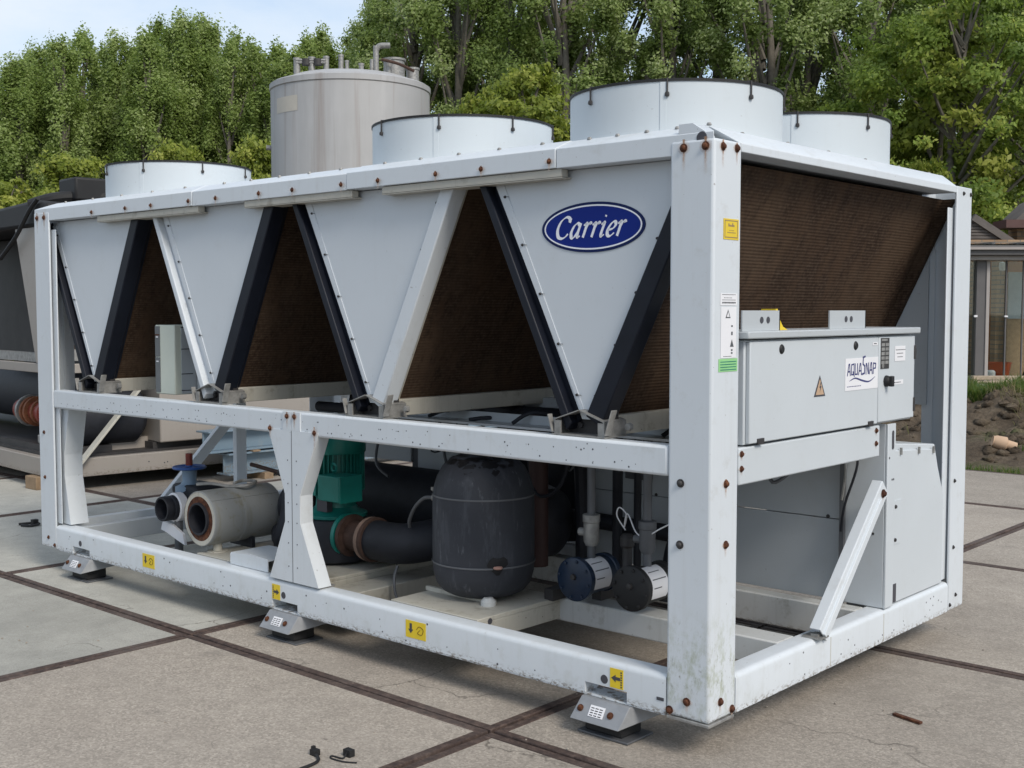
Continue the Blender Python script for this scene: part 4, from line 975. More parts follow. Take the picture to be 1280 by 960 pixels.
part('tank_valve', MB().cyl((TX - .27, TY - .05, .70), (TX - .22, TY - .05, .70), .016, n=10).cyl((TX - .255, TY - .05, .67), (TX - .255, TY - .05, .735), .013, n=10).box(TX - .268, TX - .242, TY - .066, TY - .034, .735, .75), 'galv', tk)
part('tank_hose', MB().tube(spline([(TX - .27, TY - .05, .70), (TX - .33, TY - .05, .69), (TX - .40, TY - .04, .64), (TX - .46, TY - .02, .57), (TX - .48, TY, .53)], 6), .009, 8), 'pipegrey', tk)

# ---- pump on its tray
pt = MB().box(-3.22, -2.225, .10, 1.02, .262, .281).box(-2.235, -2.225, .10, 1.02, .16, .262).box(-3.22, -2.225, .10, .11, .20, .262)
ptr = part('pump_tray', pt, 'cream', CH, bevel=.003)
part('pump_tray', MB().box(-2.20, -2.02, .16, 1.0, .15, .245), 'cream', CH, bevel=.004)
part('bent_plate', MB().prism([(-2.86, .282), (-2.55, .282), (-2.55, .345), (-2.70, .352), (-2.86, .335)], 'y', .06, .065).box(-2.86, -2.55, .065, .30, .334, .340), 'white', CH)
PX, PY = -2.56, .50
pc = part('pump_casing', MB().lathe([(0, .283), (.17, .283), (.20, .30), (.205, .34), (.205, .48), (.19, .505), (0, .507)], (PX, PY, 0), n=32), 'black', CH)
mt = MB().lathe([(.16, .508), (.16, .524), (.13, .535), (.105, .56), (.10, .60), (.108, .615), (.128, .625), (.128, .85), (0, .86)], (PX, PY, 0), n=40)
mo = part('pump_motor', mt, 'teal', CH)
fins = MB()
for k in range(40):
    a = 2 * math.pi * k / 40; c_, s_ = math.cos(a), math.sin(a)
    fins.bar((PX + .124 * c_, PY + .124 * s_, .742), (PX + .148 * c_, PY + .148 * s_, .742), .005, .20)
part('cooling_fins', fins, 'teal', mo)
part('fan_cover', MB().lathe([(.152, .835), (.155, .84), (.155, .925), (.145, .945), (.12, .957), (0, .962)], (PX, PY, 0), n=40), 'teal', mo)
part('motor_plate', MB().box(PX + .03, PX + .085, PY - .158, PY - .148, .88, .925), 'dark', mo)
tbx = part('terminal_box', MB().box(PX + .085, PX + .255, PY - .19, PY - .05, .615, .745), 'teal', mo, bevel=.008)
part('terminal_lid', MB().box(PX + .083, PX + .257, PY - .196, PY - .19, .613, .747), 'teal', tbx, bevel=.002) if False else part('terminal_lid', MB().box(PX + .255, PX + .262, PY - .192, PY - .048, .613, .747), 'teal', mo, bevel=.003)
part('motor_lug', MB().box(PX + .0, PX + .05, PY - .172, PY - .14, .63, .70).box(PX + .0, PX + .05, PY - .172, PY - .14, .73, .79), 'teal', mo, bevel=.004)
part('lifting_eye', MB().lathe([(.018, -.006), (.026, 0), (.018, .006), (.012, 0)], (PX + .13, PY - .12, .775), 'y', 16, closed=True), 'teal', mo)
part('coupling_window', MB().box(PX + .0, PX + .08, PY - .125, PY - .09, .545, .605), 'print', mo)
FZ = .432
for x, mtl, r0 in [(-2.405, 'teal', .110), (-2.375, 'rust', .105), (-2.235, 'palerim', .108), (-2.208, 'terracotta', .110)]:
    part('pipe_flange', MB().lathe([(0, -.012), (r0, -.012), (r0 + .002, 0), (r0, .012), (0, .012)], (x, .45, FZ), 'x', 28), {'terracotta': 'flange', 'rust': 'flange'}.get(mtl, mtl), CH)
part('pipe_spool', MB().tube([(-2.38, .45, FZ), (-2.21, .45, FZ)], .075, 20), 'flange', CH)
el = part('discharge_elbow', MB().tube(spline([(-2.20, .45, FZ), (-2.08, .45, FZ), (-1.97, .47, FZ + .01), (-1.87, .56, FZ + .035), (-1.80, .72, FZ + .07), (-1.78, .95, FZ + .08)], 6), .098, 24), 'black', CH)
part('drain_hose', MB().tube(spline([(-1.99, .40, .34), (-1.97, .36, .28), (-1.94, .36, .19), (-1.83, .40, .15)], 6), .007, 8), 'pipegrey', CH)
part('suction_body', MB().lathe([(0, -.12), (.12, -.12), (.15, -.08), (.15, .08), (.12, .12), (0, .12)], (-2.93, .62, .50), 'x', 24), 'black', CH)
part('suction_body', MB().lathe([(0, .281), (.16, .281), (.16, .30), (.10, .34), (.08, .45), (0, .47)], (-2.93, .58, 0), n=24), 'dark', CH)
part('rust_flange', MB().lathe([(0, -.016), (.10, -.016), (.10, .016), (0, .016)], (-2.80, .50, .43), 'x', 24), 'rust', CH)
part('black_hose', MB().tube(spline([(-3.02, .50, .36), (-2.90, .42, .36), (-2.86, .44, .48), (-2.93, .52, .60), (-3.0, .66, .68), (-2.95, .72, .80)], 6), .055, 14), 'black', CH)
part('small_pipe', MB().tube(spline([(-3.45, .62, .68), (-3.2, .6, .665), (-2.95, .55, .66), (-2.85, .5, .69)], 5), .012, 8), 'flange', CH)
part('small_valve', MB().lathe([(0, -.03), (.022, -.03), (.022, .03), (0, .03)], (-3.06, .55, .675), 'x', 12).cyl((-3.06, .55, .68), (-3.06, .55, .74), .01, n=8), 'dark', CH)
for pts in ([(-3.28, 1.2, 1.0), (-3.30, 1.15, .8), (-3.22, 1.0, .66)],): part('black_hose', MB().tube(spline(pts, 6), .05, 12), 'pipegrey', CH)

# ---- the two open pipe ends
CXA, CZA = -3.205, .462
ca = MB().lathe([(.142, .11), (.146, .114), (.146, .545), (.13, .552), (0, .552)], (CXA, 0, CZA), 'y', 40)
cut = part('clad_pipe', ca, 'steelcyl', CH)
part('clad_seam', MB().bar((CXA + .10, .115, CZA + .1075), (CXA + .10, .544, CZA + .1075), .012, .004, (.68, 0, .73)), 'steelcyl', cut)
part('clad_face', MB().lathe([(.142, .112), (.142, .120), (.118, .122), (.118, .112)], (CXA, 0, CZA), 'y', 40, closed=True), 'cream', cut)
part('foam_ring', MB().lathe([(.119, .1125), (.119, .116), (.084, .121), (.084, .1125)], (CXA, 0, CZA), 'y', 32, closed=True), 'rust', cut)
part('pipe_mouth', MB().lathe([(.086, .098), (.086, .30), (.0, .30), (0, .298), (.076, .298), (.076, .098)], (CXA, 0, CZA), 'y', 32, closed=True), 'black', cut)
part('clad_strap', MB().lathe([(.1475, .30), (.148, .303), (.148, .323), (.1475, .326), (.144, .326), (.144, .30)], (CXA, 0, CZA), 'y', 40, closed=True), 'steelcyl', cut)
part('cable_loop', MB().tube(spline([(-3.36, .20, .62), (-3.28, .24, .628), (-3.20, .30, .615), (-3.12, .36, .622), (-3.16, .44, .63), (-3.25, .42, .628), (-3.22, .34, .624)], 6), .009, 6), 'galv', cut)
part('pipe_stand', MB().cyl((CXA + .03, .20, .283), (CXA + .03, .20, .33), .024, n=14).cyl((CXA + .03, .20, .2815), (CXA + .03, .20, .287), .055, n=16), 'cream', cut)
part('pipe_clamp', MB().box(CXA - .10, CXA + .10, .37, .39, .284, .34), 'black', cut)
bp = part('grooved_pipe', MB().lathe([(.068, .20), (.070, .205), (.070, .235), (.064, .238), (.064, .252), (.070, .256), (.070, .34), (.085, .36), (.085, .50), (.06, .52), (0, .52), (0, .50), (.058, .48), (.058, .20)], (-3.715, 0, .445), 'y', 32, closed=True), 'black', CH)
part('pipe_coupling', MB().lathe([(.072, .275), (.083, .280), (.083, .325), (.072, .335)], (-3.715, 0, .445), 'y', 28, closed=True), 'label', bp)
part('torn_wrap', MB().prism([(-3.80, .36), (-3.70, .35), (-3.60, .31), (-3.58, .25), (-3.66, .27), (-3.76, .30), (-3.82, .31)], 'y', .26, .275), 'label', bp)
part('pipe_stand', MB().cyl((-3.70, .30, .145), (-3.70, .30, .37), .024, n=14), 'pipegrey', bp)
gv = part('gate_valve', MB().lathe([(0, .49), (.075, .49), (.08, .51), (.08, .545), (.05, .56), (.04, .58), (.042, .64), (.048, .65), (0, .652)], (-3.77, .42, 0), n=24), 'bluegrey', CH)
hwv = MB().lathe([(.085 + .012 * math.cos(2 * math.pi * k / 10), .655 + .009 * math.sin(2 * math.pi * k / 10)) for k in range(10)], (-3.77, .42, 0), n=28, closed=True)
for k in range(5):
    a = 2 * math.pi * k / 5; hwv.bar((-3.77, .42, .656), (-3.77 + .085 * math.cos(a), .42 + .085 * math.sin(a), .655), .016, .008)
hwv.lathe([(0, .645), (.022, .645), (.022, .668), (0, .668)], (-3.77, .42, 0), n=14)
part('handwheel', hwv, 'blue', gv)
part('valve_stem', MB().cyl((-3.77, .42, .66), (-3.77, .42, .735), .020, n=12), 'redpipe', gv)
part('valve_wrap', MB().box(-3.87, -3.62, .36, .56, .50, .56), 'black', gv, bevel=.02)
# left end frame seen beyond the pipes
part('end_upright', MB().box(-LX + .004, -LX + .05, 1.38, 1.46, .28, 1.05), 'white', CH, bevel=.003)
a, b = Vector((-LX + .03, .80, .29)), Vector((-LX + .03, 1.34, .82)); d = (b - a).normalized(); pr_ = Vector((0, -d.z, d.y))
part('diagonal_brace', MB().bar(a, b, .04, .07, pr_), 'white', CH, bevel=.003)

# ---- filter driers
def drier(x, z, px_, mat):
    y0 = .49
    m = MB().lathe([(0, .0), (.088, .0), (.094, .004), (.094, .028), (.078, .030), (.078, .20), (.084, .203), (.084, .225), (.05, .25), (0, .26)], (x, y0, z), 'y', 36)
    f = part('filter_drier', m, mat, CH)
    for k in range(8):
        a = 2 * math.pi * k / 8 + .2; part('cap_bolt', MB().lathe([(0, -.007), (.007, -.006), (.008, .001)], (x + .08 * math.sin(a), y0, z + .08 * math.cos(a)), 'y', 6), mat, f)
    part('cap_boss', MB().lathe([(0, -.014), (.012, -.012), (.014, .001)], (x, y0, z + .012), 'y', 10), 'dark', f)
    n = 14; lb = MB(); v = []; rr = .0788
    for i in range(n + 1):
        a = R(8) + R(118) * i / n; v += [(x + rr * math.sin(a), y0 + .05, z + rr * math.cos(a)), (x + rr * math.sin(a), y0 + .165, z + rr * math.cos(a))]
    lb.add(v, [(2 * i, 2 * i + 2, 2 * i + 3, 2 * i + 1) for i in range(n)], 0)
    for q in range(7):
        a0 = R(22 + q * 13); v = [(x + (rr + .0006) * math.sin(a0 + da), y0 + yy, z + (rr + .0006) * math.cos(a0 + da)) for da in (0, R(3.2)) for yy in (.06, .155 - .02 * (q % 3))]
        lb.add(v, [(0, 2, 3, 1)], 1) if q % 2 else None
    part('drier_label', lb, ['label', 'pipegrey'], f)
    yp = y0 + .12
    part('liquid_pipe', MB().tube([(x + .0, yp, z + .06), (x, yp, 1.04)], .019, 14), 'pipegrey', f)
    part('pipe_valve', MB().lathe([(.0, .10), (.025, .10), (.034, .12), (.034, .20), (.038, .205), (.038, .235), (.022, .24), (0, .24)], (x, yp, z + .03), n=16).cyl((x - .06, yp - .005, z + .185), (x, yp, z + .185), .018, n=10), 'galv' if px_ else 'pipegrey', f)
    part('pipe_clip', MB().lathe([(0, -.018), (.012, -.012), (.012, .012), (0, .016)], (x - .03, yp - .01, z + .48), 'x', 8), 'galv', f)
drier(-.985, .412, True, 'navyfilter'); drier(-.690, .418, False, 'blackrub')
sg = part('sight_glass', MB().lathe([(0, 0), (.026, 0), (.030, .02), (.022, .04), (.022, .12), (.032, .13), (.032, .165), (.02, .18), (0, .18)], (-.845, .68, .42), n=14), 'dark', CH)
part('white_wire', MB().tube(spline([(-.84, .66, .62), (-.87, .64, .68), (-.85, .63, .72), (-.82, .64, .69), (-.84, .65, .63), (-.80, .62, .70), (-.74, .60, .63), (-.69, .6, .62), (-.62, .6, .66), (-.55, .62, .70)], 6), .0030, 6), 'label', CH)
for k, (a, b, c_) in enumerate([(-1.2, .55, .28), (-1.05, .7, .28)]): part('bracket', MB().box(a, a + .05, b, b + .1, c_, c_ + .05), 'dark', CH)

# ---- small beige inverter between the first and second V
iv = part('inverter', MB().box(-3.665, -3.475, .15, .33, 1.100, 1.478), 'inverter', CH, bevel=.006)
part('inverter_side', MB().prism([(.19, 1.105), (.36, 1.105), (.36, 1.47), (.19, 1.47)], 'x', -3.474, -3.470), 'inner', iv)
part('inverter_cover', MB().box(-3.66, -3.615, .1465, .15, 1.11, 1.30).box(-3.66, -3.615, .1465, .15, 1.305, 1.47), 'invgrey', iv)
part('inverter_stripe', MB().box(-3.66, -3.615, .1450, .1465, 1.420, 1.427), 'rust', iv)
part('inverter_badge', MB().box(-3.648, -3.63, .1450, .1465, 1.408, 1.416).box(-3.648, -3.628, .1450, .1465, 1.275, 1.282), 'label', iv)
for z in (1.12, 1.21, 1.345, 1.462): part('inverter_vent', MB().box(-3.4745, -3.469, .19, .26, z, z + .005), 'print', iv)
part('inverter_bracket', MB().prism([(-3.46, 1.09), (-3.30, 1.09), (-3.30, 1.10), (-3.42, 1.30), (-3.46, 1.30)], 'y', .28, .286), 'inner', iv)
# ================================================================== SECOND, OLDER CHILLER BEHIND THE LEFT POST
OC = thing('old_chiller', 'older beige and black chiller on timber blocks behind the left post of the white unit', 'chiller', (-7.43, 1.48, 0), rotz=R(-4.9))
part('base_rail', MB().box(-5.2, 0, 0, .08, .12, .28), 'beige', OC, bevel=.006)
rb_ = part('base_rail', MB().box(-.08, .0, .081, 3.2, .12, .28), 'beige', OC, bevel=.006)
spk = MB()
for y in (.85, 1.0, 1.03, 1.25, 1.36, 1.40, 1.9, 1.95, 2.3): spk.disc((.0005, y, .18 + .05 * ((y * 37) % 1)), (1, 0, 0), .007, 6)
part('screw_hole', spk, 'print', rb_)['kind'] = 'stuff'
part('base_floor', MB().box(-5.1, -.09, .09, 3.1, .25, .30), 'dark', OC)
part('inner_rail', MB().box(-.34, -.28, .1, 3.0, .30, .40), 'beige', OC)
part('mid_rail', MB().box(-5.2, 0, 0, .06, 1.02, 1.10), 'beige', OC, bevel=.005)
part('mid_rail', MB().box(-.06, 0, .061, 3.2, 1.02, 1.10), 'beige', OC, bevel=.005)
part('coil_end_panel', MB().prism([(-.74, 2.27), (-.03, 2.27), (-.03, 1.105), (-.34, 1.105)], 'y', -.005, .02), 'beige', OC)
part('coil_end_panel', MB().prism([(-2.6, 2.27), (-1.6, 2.27), (-2.05, 1.105), (-2.15, 1.105)], 'y', -.005, .02), 'beige', OC)
part('condenser_coil', MB().prism([(-.75, 2.27), (-.80, 2.27), (-.40, 1.11), (-.34, 1.11)], 'y', .03, 2.9), 'dark', OC)
part('coil_dark_filler', MB().box(-3.2, -1.0, .5, 2.9, 1.12, 2.26), 'dark', OC)  # dark box added behind the coil so that its face reads dark
part('coil_foot', MB().box(-1.6, -.36, .02, .08, 1.11, 1.19), 'galv', OC)
part('side_coil', MB().box(-.30, -.22, .15, 2.9, 1.14, 2.25), 'coil', OC)
part('coil_rail', MB().box(-.20, -.14, .15, 2.9, 1.12, 1.22), 'galv', OC)
tp_ = MB(); tp_.prism([(-5.2, 2.272), (0.02, 2.272), (.02, 2.46), (-.25, 2.50), (-1.2, 2.47), (-5.2, 2.46)], 'y', -.03, 3.0)
part('black_top_cover', tp_, 'blackrub', OC, bevel=.03)
part('cover_roll', MB().tube(spline([(-.35, -.02, 2.46), (-.18, .2, 2.53), (-.05, .8, 2.56), (-.05, 1.8, 2.55), (-.1, 3, 2.52)], 6), .05, 10), 'blackrub', OC)
part('cover_rope', MB().tube(spline([(-.10, -.05, 2.50), (-.28, -.06, 2.40), (-.55, -.07, 2.20), (-.95, -.06, 2.02)], 6), .018, 8), 'blackrub', OC)
part('top_box', MB().box(-.4, -.05, .25, .75, 2.50, 2.70), 'blackrub', OC, bevel=.02)
part('evaporator', MB().lathe([(0, -4.5), (.27, -4.5), (.30, -4.4), (.30, -.55), (.25, -.48), (0, -.46)], (0, .95, .70), 'x', 24), 'black', OC)
part('receiver', MB().lathe([(0, .16), (.2, .18), (.27, .28), (.27, .85), (.2, .92), (0, .95)], (-.35, 0, .62), 'y', 24), 'black', OC)
part('interior_shade_sheet', MB().box(-4.8, -.5, 1.6, 1.7, .30, 1.02), 'dark', OC)  # dark sheet put in to stand for the shaded interior
part('beige_box', MB().box(-.75, -.03, .98, 2.6, .36, .92), 'beige', OC, bevel=.012)
part('beige_plinth', MB().box(-.7, -.12, .95, 2.5, .30, .36), 'dark', OC)
part('diagonal_brace', MB().bar((.035, .16, .20), (.035, .78, .90), .02, .09, (1, 0, 0)), 'cream', OC, bevel=.003)
part('water_pipe', MB().tube([(-1.45, .30, .62), (-.50, .30, .62)], .105, 18), 'redpipe', OC)
for x, mtl, r0 in [(-1.26, 'galv', .15), (-1.20, 'rustpipe', .135), (-1.10, 'rustpipe', .14), (-.98, 'rustpipe', .12), (-.84, 'redpipe', .125), (-.62, 'redpipe', .135)]:
    part('pipe_flange', MB().lathe([(0, -.02), (r0, -.02), (r0, .02), (0, .02)], (x, .30, .62), 'x', 20), mtl, OC)
part('bearing_block', MB().box(-.75, -.55, .15, .25, .36, .44).box(-.48, -.30, .15, .25, .36, .46), 'galv', OC, bevel=.01)
part('pipe_skid', MB().box(-1.6, -.2, .12, .6, .30, .36), 'dark', OC)
for x in (-.40, -2.6, -4.6):
    o = part('timber_block', MB().box(-.10, .10, -.06, .12, .001, .115), 'wood', None, bevel=.006); o.location = (-7.43 + x * .996 , 1.46 + x * .085 * -1 + (.085 * x * 2 if False else 0) + .17 * x * .5, .058)
    o.location = Vector((-7.43, 1.48, 0)) + Matrix.Rotation(R(-4.9), 3, 'Z') @ Vector((x, .03, .058))
    tag(o, {-.40: 'short square timber block under the corner of the older beige chiller', -2.6: 'timber block under the middle of the older beige chiller', -4.6: 'timber block under the far left end of the older beige chiller'}[x], 'timber block', 'timber blocks under the older chiller')


# ---- pale blue steel beams stacked behind
def ibeam(x, y0, y1, z0, h, wd=.20):
    m = MB(); m.box(x - wd / 2, x + wd / 2, y0, y1, z0, z0 + .016); m.box(x - wd / 2, x + wd / 2, y0, y1, z0 + h - .016, z0 + h); m.box(x - .007, x + .007, y0 + .002, y1 - .002, z0 + .016, z0 + h - .016); return m
o = part('steel_beam', ibeam(-6.98, 2.85, 7.2, .06, .20), 'bluebeam', None, bevel=.003); tag(o, 'lower pale blue steel I-beam of the stack behind the white chiller', 'steel beam', 'stacked blue steel beams')
o = part('steel_beam', ibeam(-7.0, 2.65, 7.0, .275, .20), 'bluebeam', None, bevel=.003); tag(o, 'upper pale blue steel I-beam resting on timber above the other beam', 'steel beam', 'stacked blue steel beams')
for y, lab in [(3.1, 'near thin timber spacer between the two pale blue steel beams'), (5.2, 'far thin timber spacer between the two pale blue steel beams')]:
    o = part('timber_spacer', MB().box(-7.12, -6.86, y, y + .08, .2605, .2745), 'wood', None); tag(o, lab, 'timber', 'timber spacers of the beam stack')
for y, lab in [(3.2, 'near timber bearer on the ground under the blue beams'), (5.6, 'far timber bearer on the ground under the blue beams')]:
    o = part('timber_bearer', MB().box(-7.15, -6.83, y, y + .1, .001, .0595), 'wood', None); tag(o, lab, 'timber', 'timber bearers under the blue beams')

# ================================================================== STAINLESS TANK
TB = at(441, 24); TK = thing('steel_storage_tank', 'tall stained stainless steel storage tank with capped nozzles on its domed top', 'tank', TB)
TR = 1.57; TZ = 5.97
def tpart(name, mb, mat, parent=None, **k):
    mb.v = [(x + TB.x, y + TB.y, z) for x, y, z in mb.v]; return part(name, mb, mat, parent or TK, **k)
tpart('tank_shell', MB().lathe([(0, .02), (TR, .02), (TR, TZ - .12), (TR + .02, TZ - .10), (TR + .02, TZ), (TR - .03, TZ + .03), (TR - .04, TZ + .02), (0, TZ + .02)], n=72), 'tank')
tpart('domed_top', MB().lathe([(TR - .05, TZ + .02), (TR * .75, TZ + .16), (TR * .4, TZ + .27), (0, TZ + .31)], n=48), 'tank')
def rl(a, r_): # along camera right/forward directions
    f = Vector((math.sin(YAW), math.cos(YAW), 0)); q = Vector((math.cos(YAW), -math.sin(YAW), 0)); return q * a - f * r_
def noz(u, d, r0, z0, z1, mat='galv', cap=True, name='nozzle'):
    p = rl((u - 441) * 24 / 1485.84, d); m = MB().lathe([(0, z0), (r0, z0), (r0, z1 - .04), (r0 * (1.12 if cap else 1), z1 - .04), (r0 * (1.12 if cap else 1), z1), (0, z1)], (p.x, p.y, 0), n=20); return tpart(name, m, mat)
zt_ = lambda v: 1.40 + (388 - v) * 24 / 1485.84
for u, r0, v1 in [(379.5, .065, 73), (397.5, .065, 72), (415, .055, 71), (433, .05, 69), (440, .04, 76)]: noz(u, .4, r0, TZ + .05, zt_(v1))
p0_, p1_ = rl((379 - 441) * .01615, .45), rl((415 - 441) * .01615, .45)
for z in (zt_(76), zt_(79)): tpart('nozzle_bar', MB().tube([p0_ + Vector((0, 0, z)), p1_ + Vector((0, 0, z))], .025, 8), 'galv')
for u in (391, 405): noz(u, .42, .09, zt_(82), zt_(74.5), 'dark', False, 'manifold')
noz(496, .2, .21, TZ + .1, zt_(72), 'galv', True, 'manway'); noz(517, -.1, .13, TZ + .05, zt_(79), 'galv', True, 'nozzle')
noz(476, .5, .055, TZ + .08, zt_(60), 'galv', False); noz(471, .5, .04, TZ + .08, zt_(76), 'galv', False); noz(493, .7, .05, TZ + .02, zt_(79), 'galv', False); noz(459, .6, .05, TZ + .1, zt_(82))
a = rl((476 - 441) * .01615, .5)
tpart('vent_pipe', MB().tube([a + Vector((0, 0, zt_(74))), a + Vector((0, 0, zt_(67)))] + spline([a + rl(d_ * .01615, 0) + Vector((0, 0, zt_(v_))) for d_, v_ in [(0, 66), (2.5, 61.5), (7, 59.5), (17, 59.5)]], 4), .055, 12), 'galv')
tpart('top_railing', MB().tube(spline([rl((485 - 441) * .01615, .9) + Vector((0, 0, zt_(81))), rl((505 - 441) * .01615, .8) + Vector((0, 0, zt_(85))), rl((522 - 441) * .01615, .6) + Vector((0, 0, zt_(91)))], 4), .03, 8), 'flange')
a = R(214); e = Vector((math.cos(a), math.sin(a), 0)); 
side = rl((345 - 441) * .01615, .35); sdv = side.normalized() * TR
tpart('side_nozzle', MB().tube([sdv * .97 + Vector((0, 0, zt_(181))), sdv * 1.06 + Vector((0, 0, zt_(180)))], .05, 10), 'galv')
q = []
for k in range(9):
    aa = (k - 4) / 8 * .42; dvec = Matrix.Rotation(aa, 3, 'Z') @ rl((373 - 441) * .01615, 1.15).normalized() * (TR + .004); q += [dvec + Vector((0, 0, zt_(127))), dvec + Vector((0, 0, zt_(145)))]
pm = MB().add(q, [(2 * k, 2 * k + 2, 2 * k + 3, 2 * k + 1) for k in range(8)])
tpart('faded_label', pm, simple('faded_label', (.50, .47, .41), .6, var=.06))

# ================================================================== GARDEN HOUSE ON THE RIGHT
HP = at(1222, 18.5, 0); HS = 18.5 / 1485.84
HO = thing('garden_house', 'brick house with grey-framed glass garden room behind the earth bank', 'house', HP, rotz=-YAW)
hx = lambda u, y=0.: ((u - 640) * (18.5 + y) - (1222 - 640) * 18.5) / 1485.84
hzv = lambda v, y=0.: 1.555 + (388 - v) * (18.5 + y) / 1485.84
def hp_(name, u0, u1, v0, v1, y0, y1, mat, parent=None, sc_=1., **k): return part(name, MB().box(hx(u0, y0), hx(u1, y0), y0, y1, max(.02, hzv(v0, y0)), hzv(v1, y0)), mat, parent or HO, **k)
part('floor_slab', MB().box(-2.5, 3.2, -.95, 4.5, .0, hzv(477)), 'cream', HO)
hp_('brick_wall', 1060, 1420, 480, 300, 2.0, 2.2, 'brick')
hp_('brick_wall', 1243.5, 1254, 476, 327, .9, 1.99, 'brick')
hp_('corner_post', 1219, 1231, 477, 325, -.06, .10, 'aluframe', bevel=.006)
hp_('corner_post', 1231.3, 1235.5, 477, 325, -.08, .06, 'paleframe', bevel=.004)
hp_('fascia', 1060, 1420, 319, 307, -.30, -.05, 'aluframe', bevel=.01); hp_('fascia_lip', 1060, 1420, 325, 319.3, -.20, .05, 'paleframe', bevel=.008); hp_('gutter', 1060, 1420, 312, 309, -.36, -.301, 'paleframe')
part('glass_roof', MB().prism([(-.30, hzv(306.8)), (2.0, hzv(302)), (2.0, hzv(301.5)), (-.30, hzv(306.2))], 'x', hx(1060), hx(1420)), 'glass', HO)
for k in range(6): part('roof_bar', MB().bar((hx(1150 + k * 40), -.28, hzv(305.8)), (hx(1150 + k * 40), 2.0, hzv(301)), .05, .04), 'aluframe', HO)
gd = hp_('glass_door', 1160, 1219, 476, 470, -.02, .04, 'aluframe'); hp_('glass_pane', 1160, 1217, 470, 327, .005, .015, 'glass', gd); hp_('door_stile', 1192, 1196, 470, 326, -.02, .04, 'aluframe', gd)
hp_('door_handle', 1217, 1221, 396, 393.5, -.09, -.06, 'label', gd)
gd = hp_('glass_door', 1236, 1257, 477, 474, -.02, .02, 'aluframe'); hp_('glass_pane', 1236, 1256, 474, 326, 0, .01, 'glass', gd); hp_('door_stile', 1255.5, 1257, 474, 326, -.02, .02, 'aluframe', gd)
hp_('door_handle', 1255, 1259, 396, 394, -.06, -.02, 'label', gd)
gd = hp_('glass_door', 1257.5, 1278, 477, 474, .03, .06, 'aluframe'); hp_('glass_pane', 1257.5, 1277, 474, 326, .04, .05, 'glass', gd); hp_('door_stile', 1276.5, 1278, 474, 326, .03, .06, 'aluframe', gd)
gd = hp_('glass_door', 1279, 1320, 477, 474, .06, .09, 'aluframe'); hp_('glass_pane', 1279, 1320, 474, 326, .07, .08, 'glass', gd)
hp_('wooden_door', 1235, 1243, 462, 343, 1.1, 1.16, 'orangedoor'); hp_('door_lintel', 1225, 1300, 341, 326, 1.1, 1.3, 'orangedoor')
hp_('curtain', 1259, 1276, 398, 340, .8, .84, 'curtain'); hp_('curtain', 1278, 1300, 398, 330, .8, .84, 'curtain'); hp_('low_cupboard', 1258, 1300, 470, 399, .78, 1.1, 'wood')
part('wall_lamp', MB().lathe([(0, -.06), (.045, -.05), (.055, 0), (.05, .07), (0, .09)], (hx(1250.5, .55), .55, hzv(334, .55)), n=12), 'label', HO)
# pitched tile roof behind with courses of tiles
rt = part('tile_roof', MB().prism([(hx(1100, 2.35), hzv(306, 2.35)), (hx(1262, 2.35), hzv(306, 2.35)), (hx(1214, 2.35), hzv(273, 2.35)), (hx(1150, 2.35), hzv(235, 2.35)), (hx(1100, 2.35), hzv(235, 2.35))], 'y', 2.35, 4.5), 'rooftile', HO)
for k in range(8):
    v0 = 303 - k * 4; ue = 1262 - (303 - v0) / 30 * 47
    part('tile_course', MB().box(hx(1150, 2.3), hx(ue, 2.3), 2.31 + k * .003, 2.352, hzv(v0, 2.3), hzv(v0 - 3.4, 2.3)), 'rooftile', rt, bevel=.01)
part('roof_verge', MB().bar((hx(1262, 2.3), 2.30, hzv(304, 2.3)), (hx(1212, 2.3), 2.30, hzv(272, 2.3)), .12, .10, (0, -1, 0)), 'rooftile', HO)
hp_('upper_fascia', 1254, 1340, 285, 275, 2.6, 3.2, 'roofdark'); part('upper_roof', MB().prism([(hx(1266, 2.7), hzv(275, 2.7)), (hx(1340, 2.7), hzv(275, 2.7)), (hx(1340, 2.7), hzv(230, 2.7)), (hx(1290, 2.7), hzv(252, 2.7))], 'y', 2.7, 3.4), 'rooftile', HO)
hp_('upper_wall', 1268, 1340, 306, 285, 2.9, 3.3, 'brick')
def hw(u, d, v=None, z=None):
    p = at(u, d); return Vector((p.x, p.y, 1.555 - (v - 388) / 1485.84 * d if z is None else z))
p = hw(1250, 18.9, 461)
bk = part('orange_bucket', MB().lathe([(0, 0), (.13, 0), (.175, .27), (.185, .275), (.185, .29), (.165, .29), (.12, .02), (0, .02)], tuple(p), n=24), 'orange', None); bk.location.z = hzv(477) + .145; tag(bk, 'orange plastic tub standing inside the glass garden room', 'tub')
p = hw(1239, 18.75, 470); o = part('white_can', MB().lathe([(0, 0), (.07, 0), (.075, .14), (.05, .17), (0, .17)], (p.x, p.y, hzv(477) + .001), n=16), 'label', None); tag(o, 'small white can beside the orange tub', 'can')
p = hw(1228, 18.3, 465); o = part('black_sack', MB().lathe([(0, 0), (.09, .02), (.115, .08), (.08, .16), (.03, .19), (0, .19)], (p.x + .38, p.y + 1.0, hzv(477) + .001), n=14), 'blackrub', None); tag(o, 'slumped black sack behind the glass beside the orange tub', 'sack')
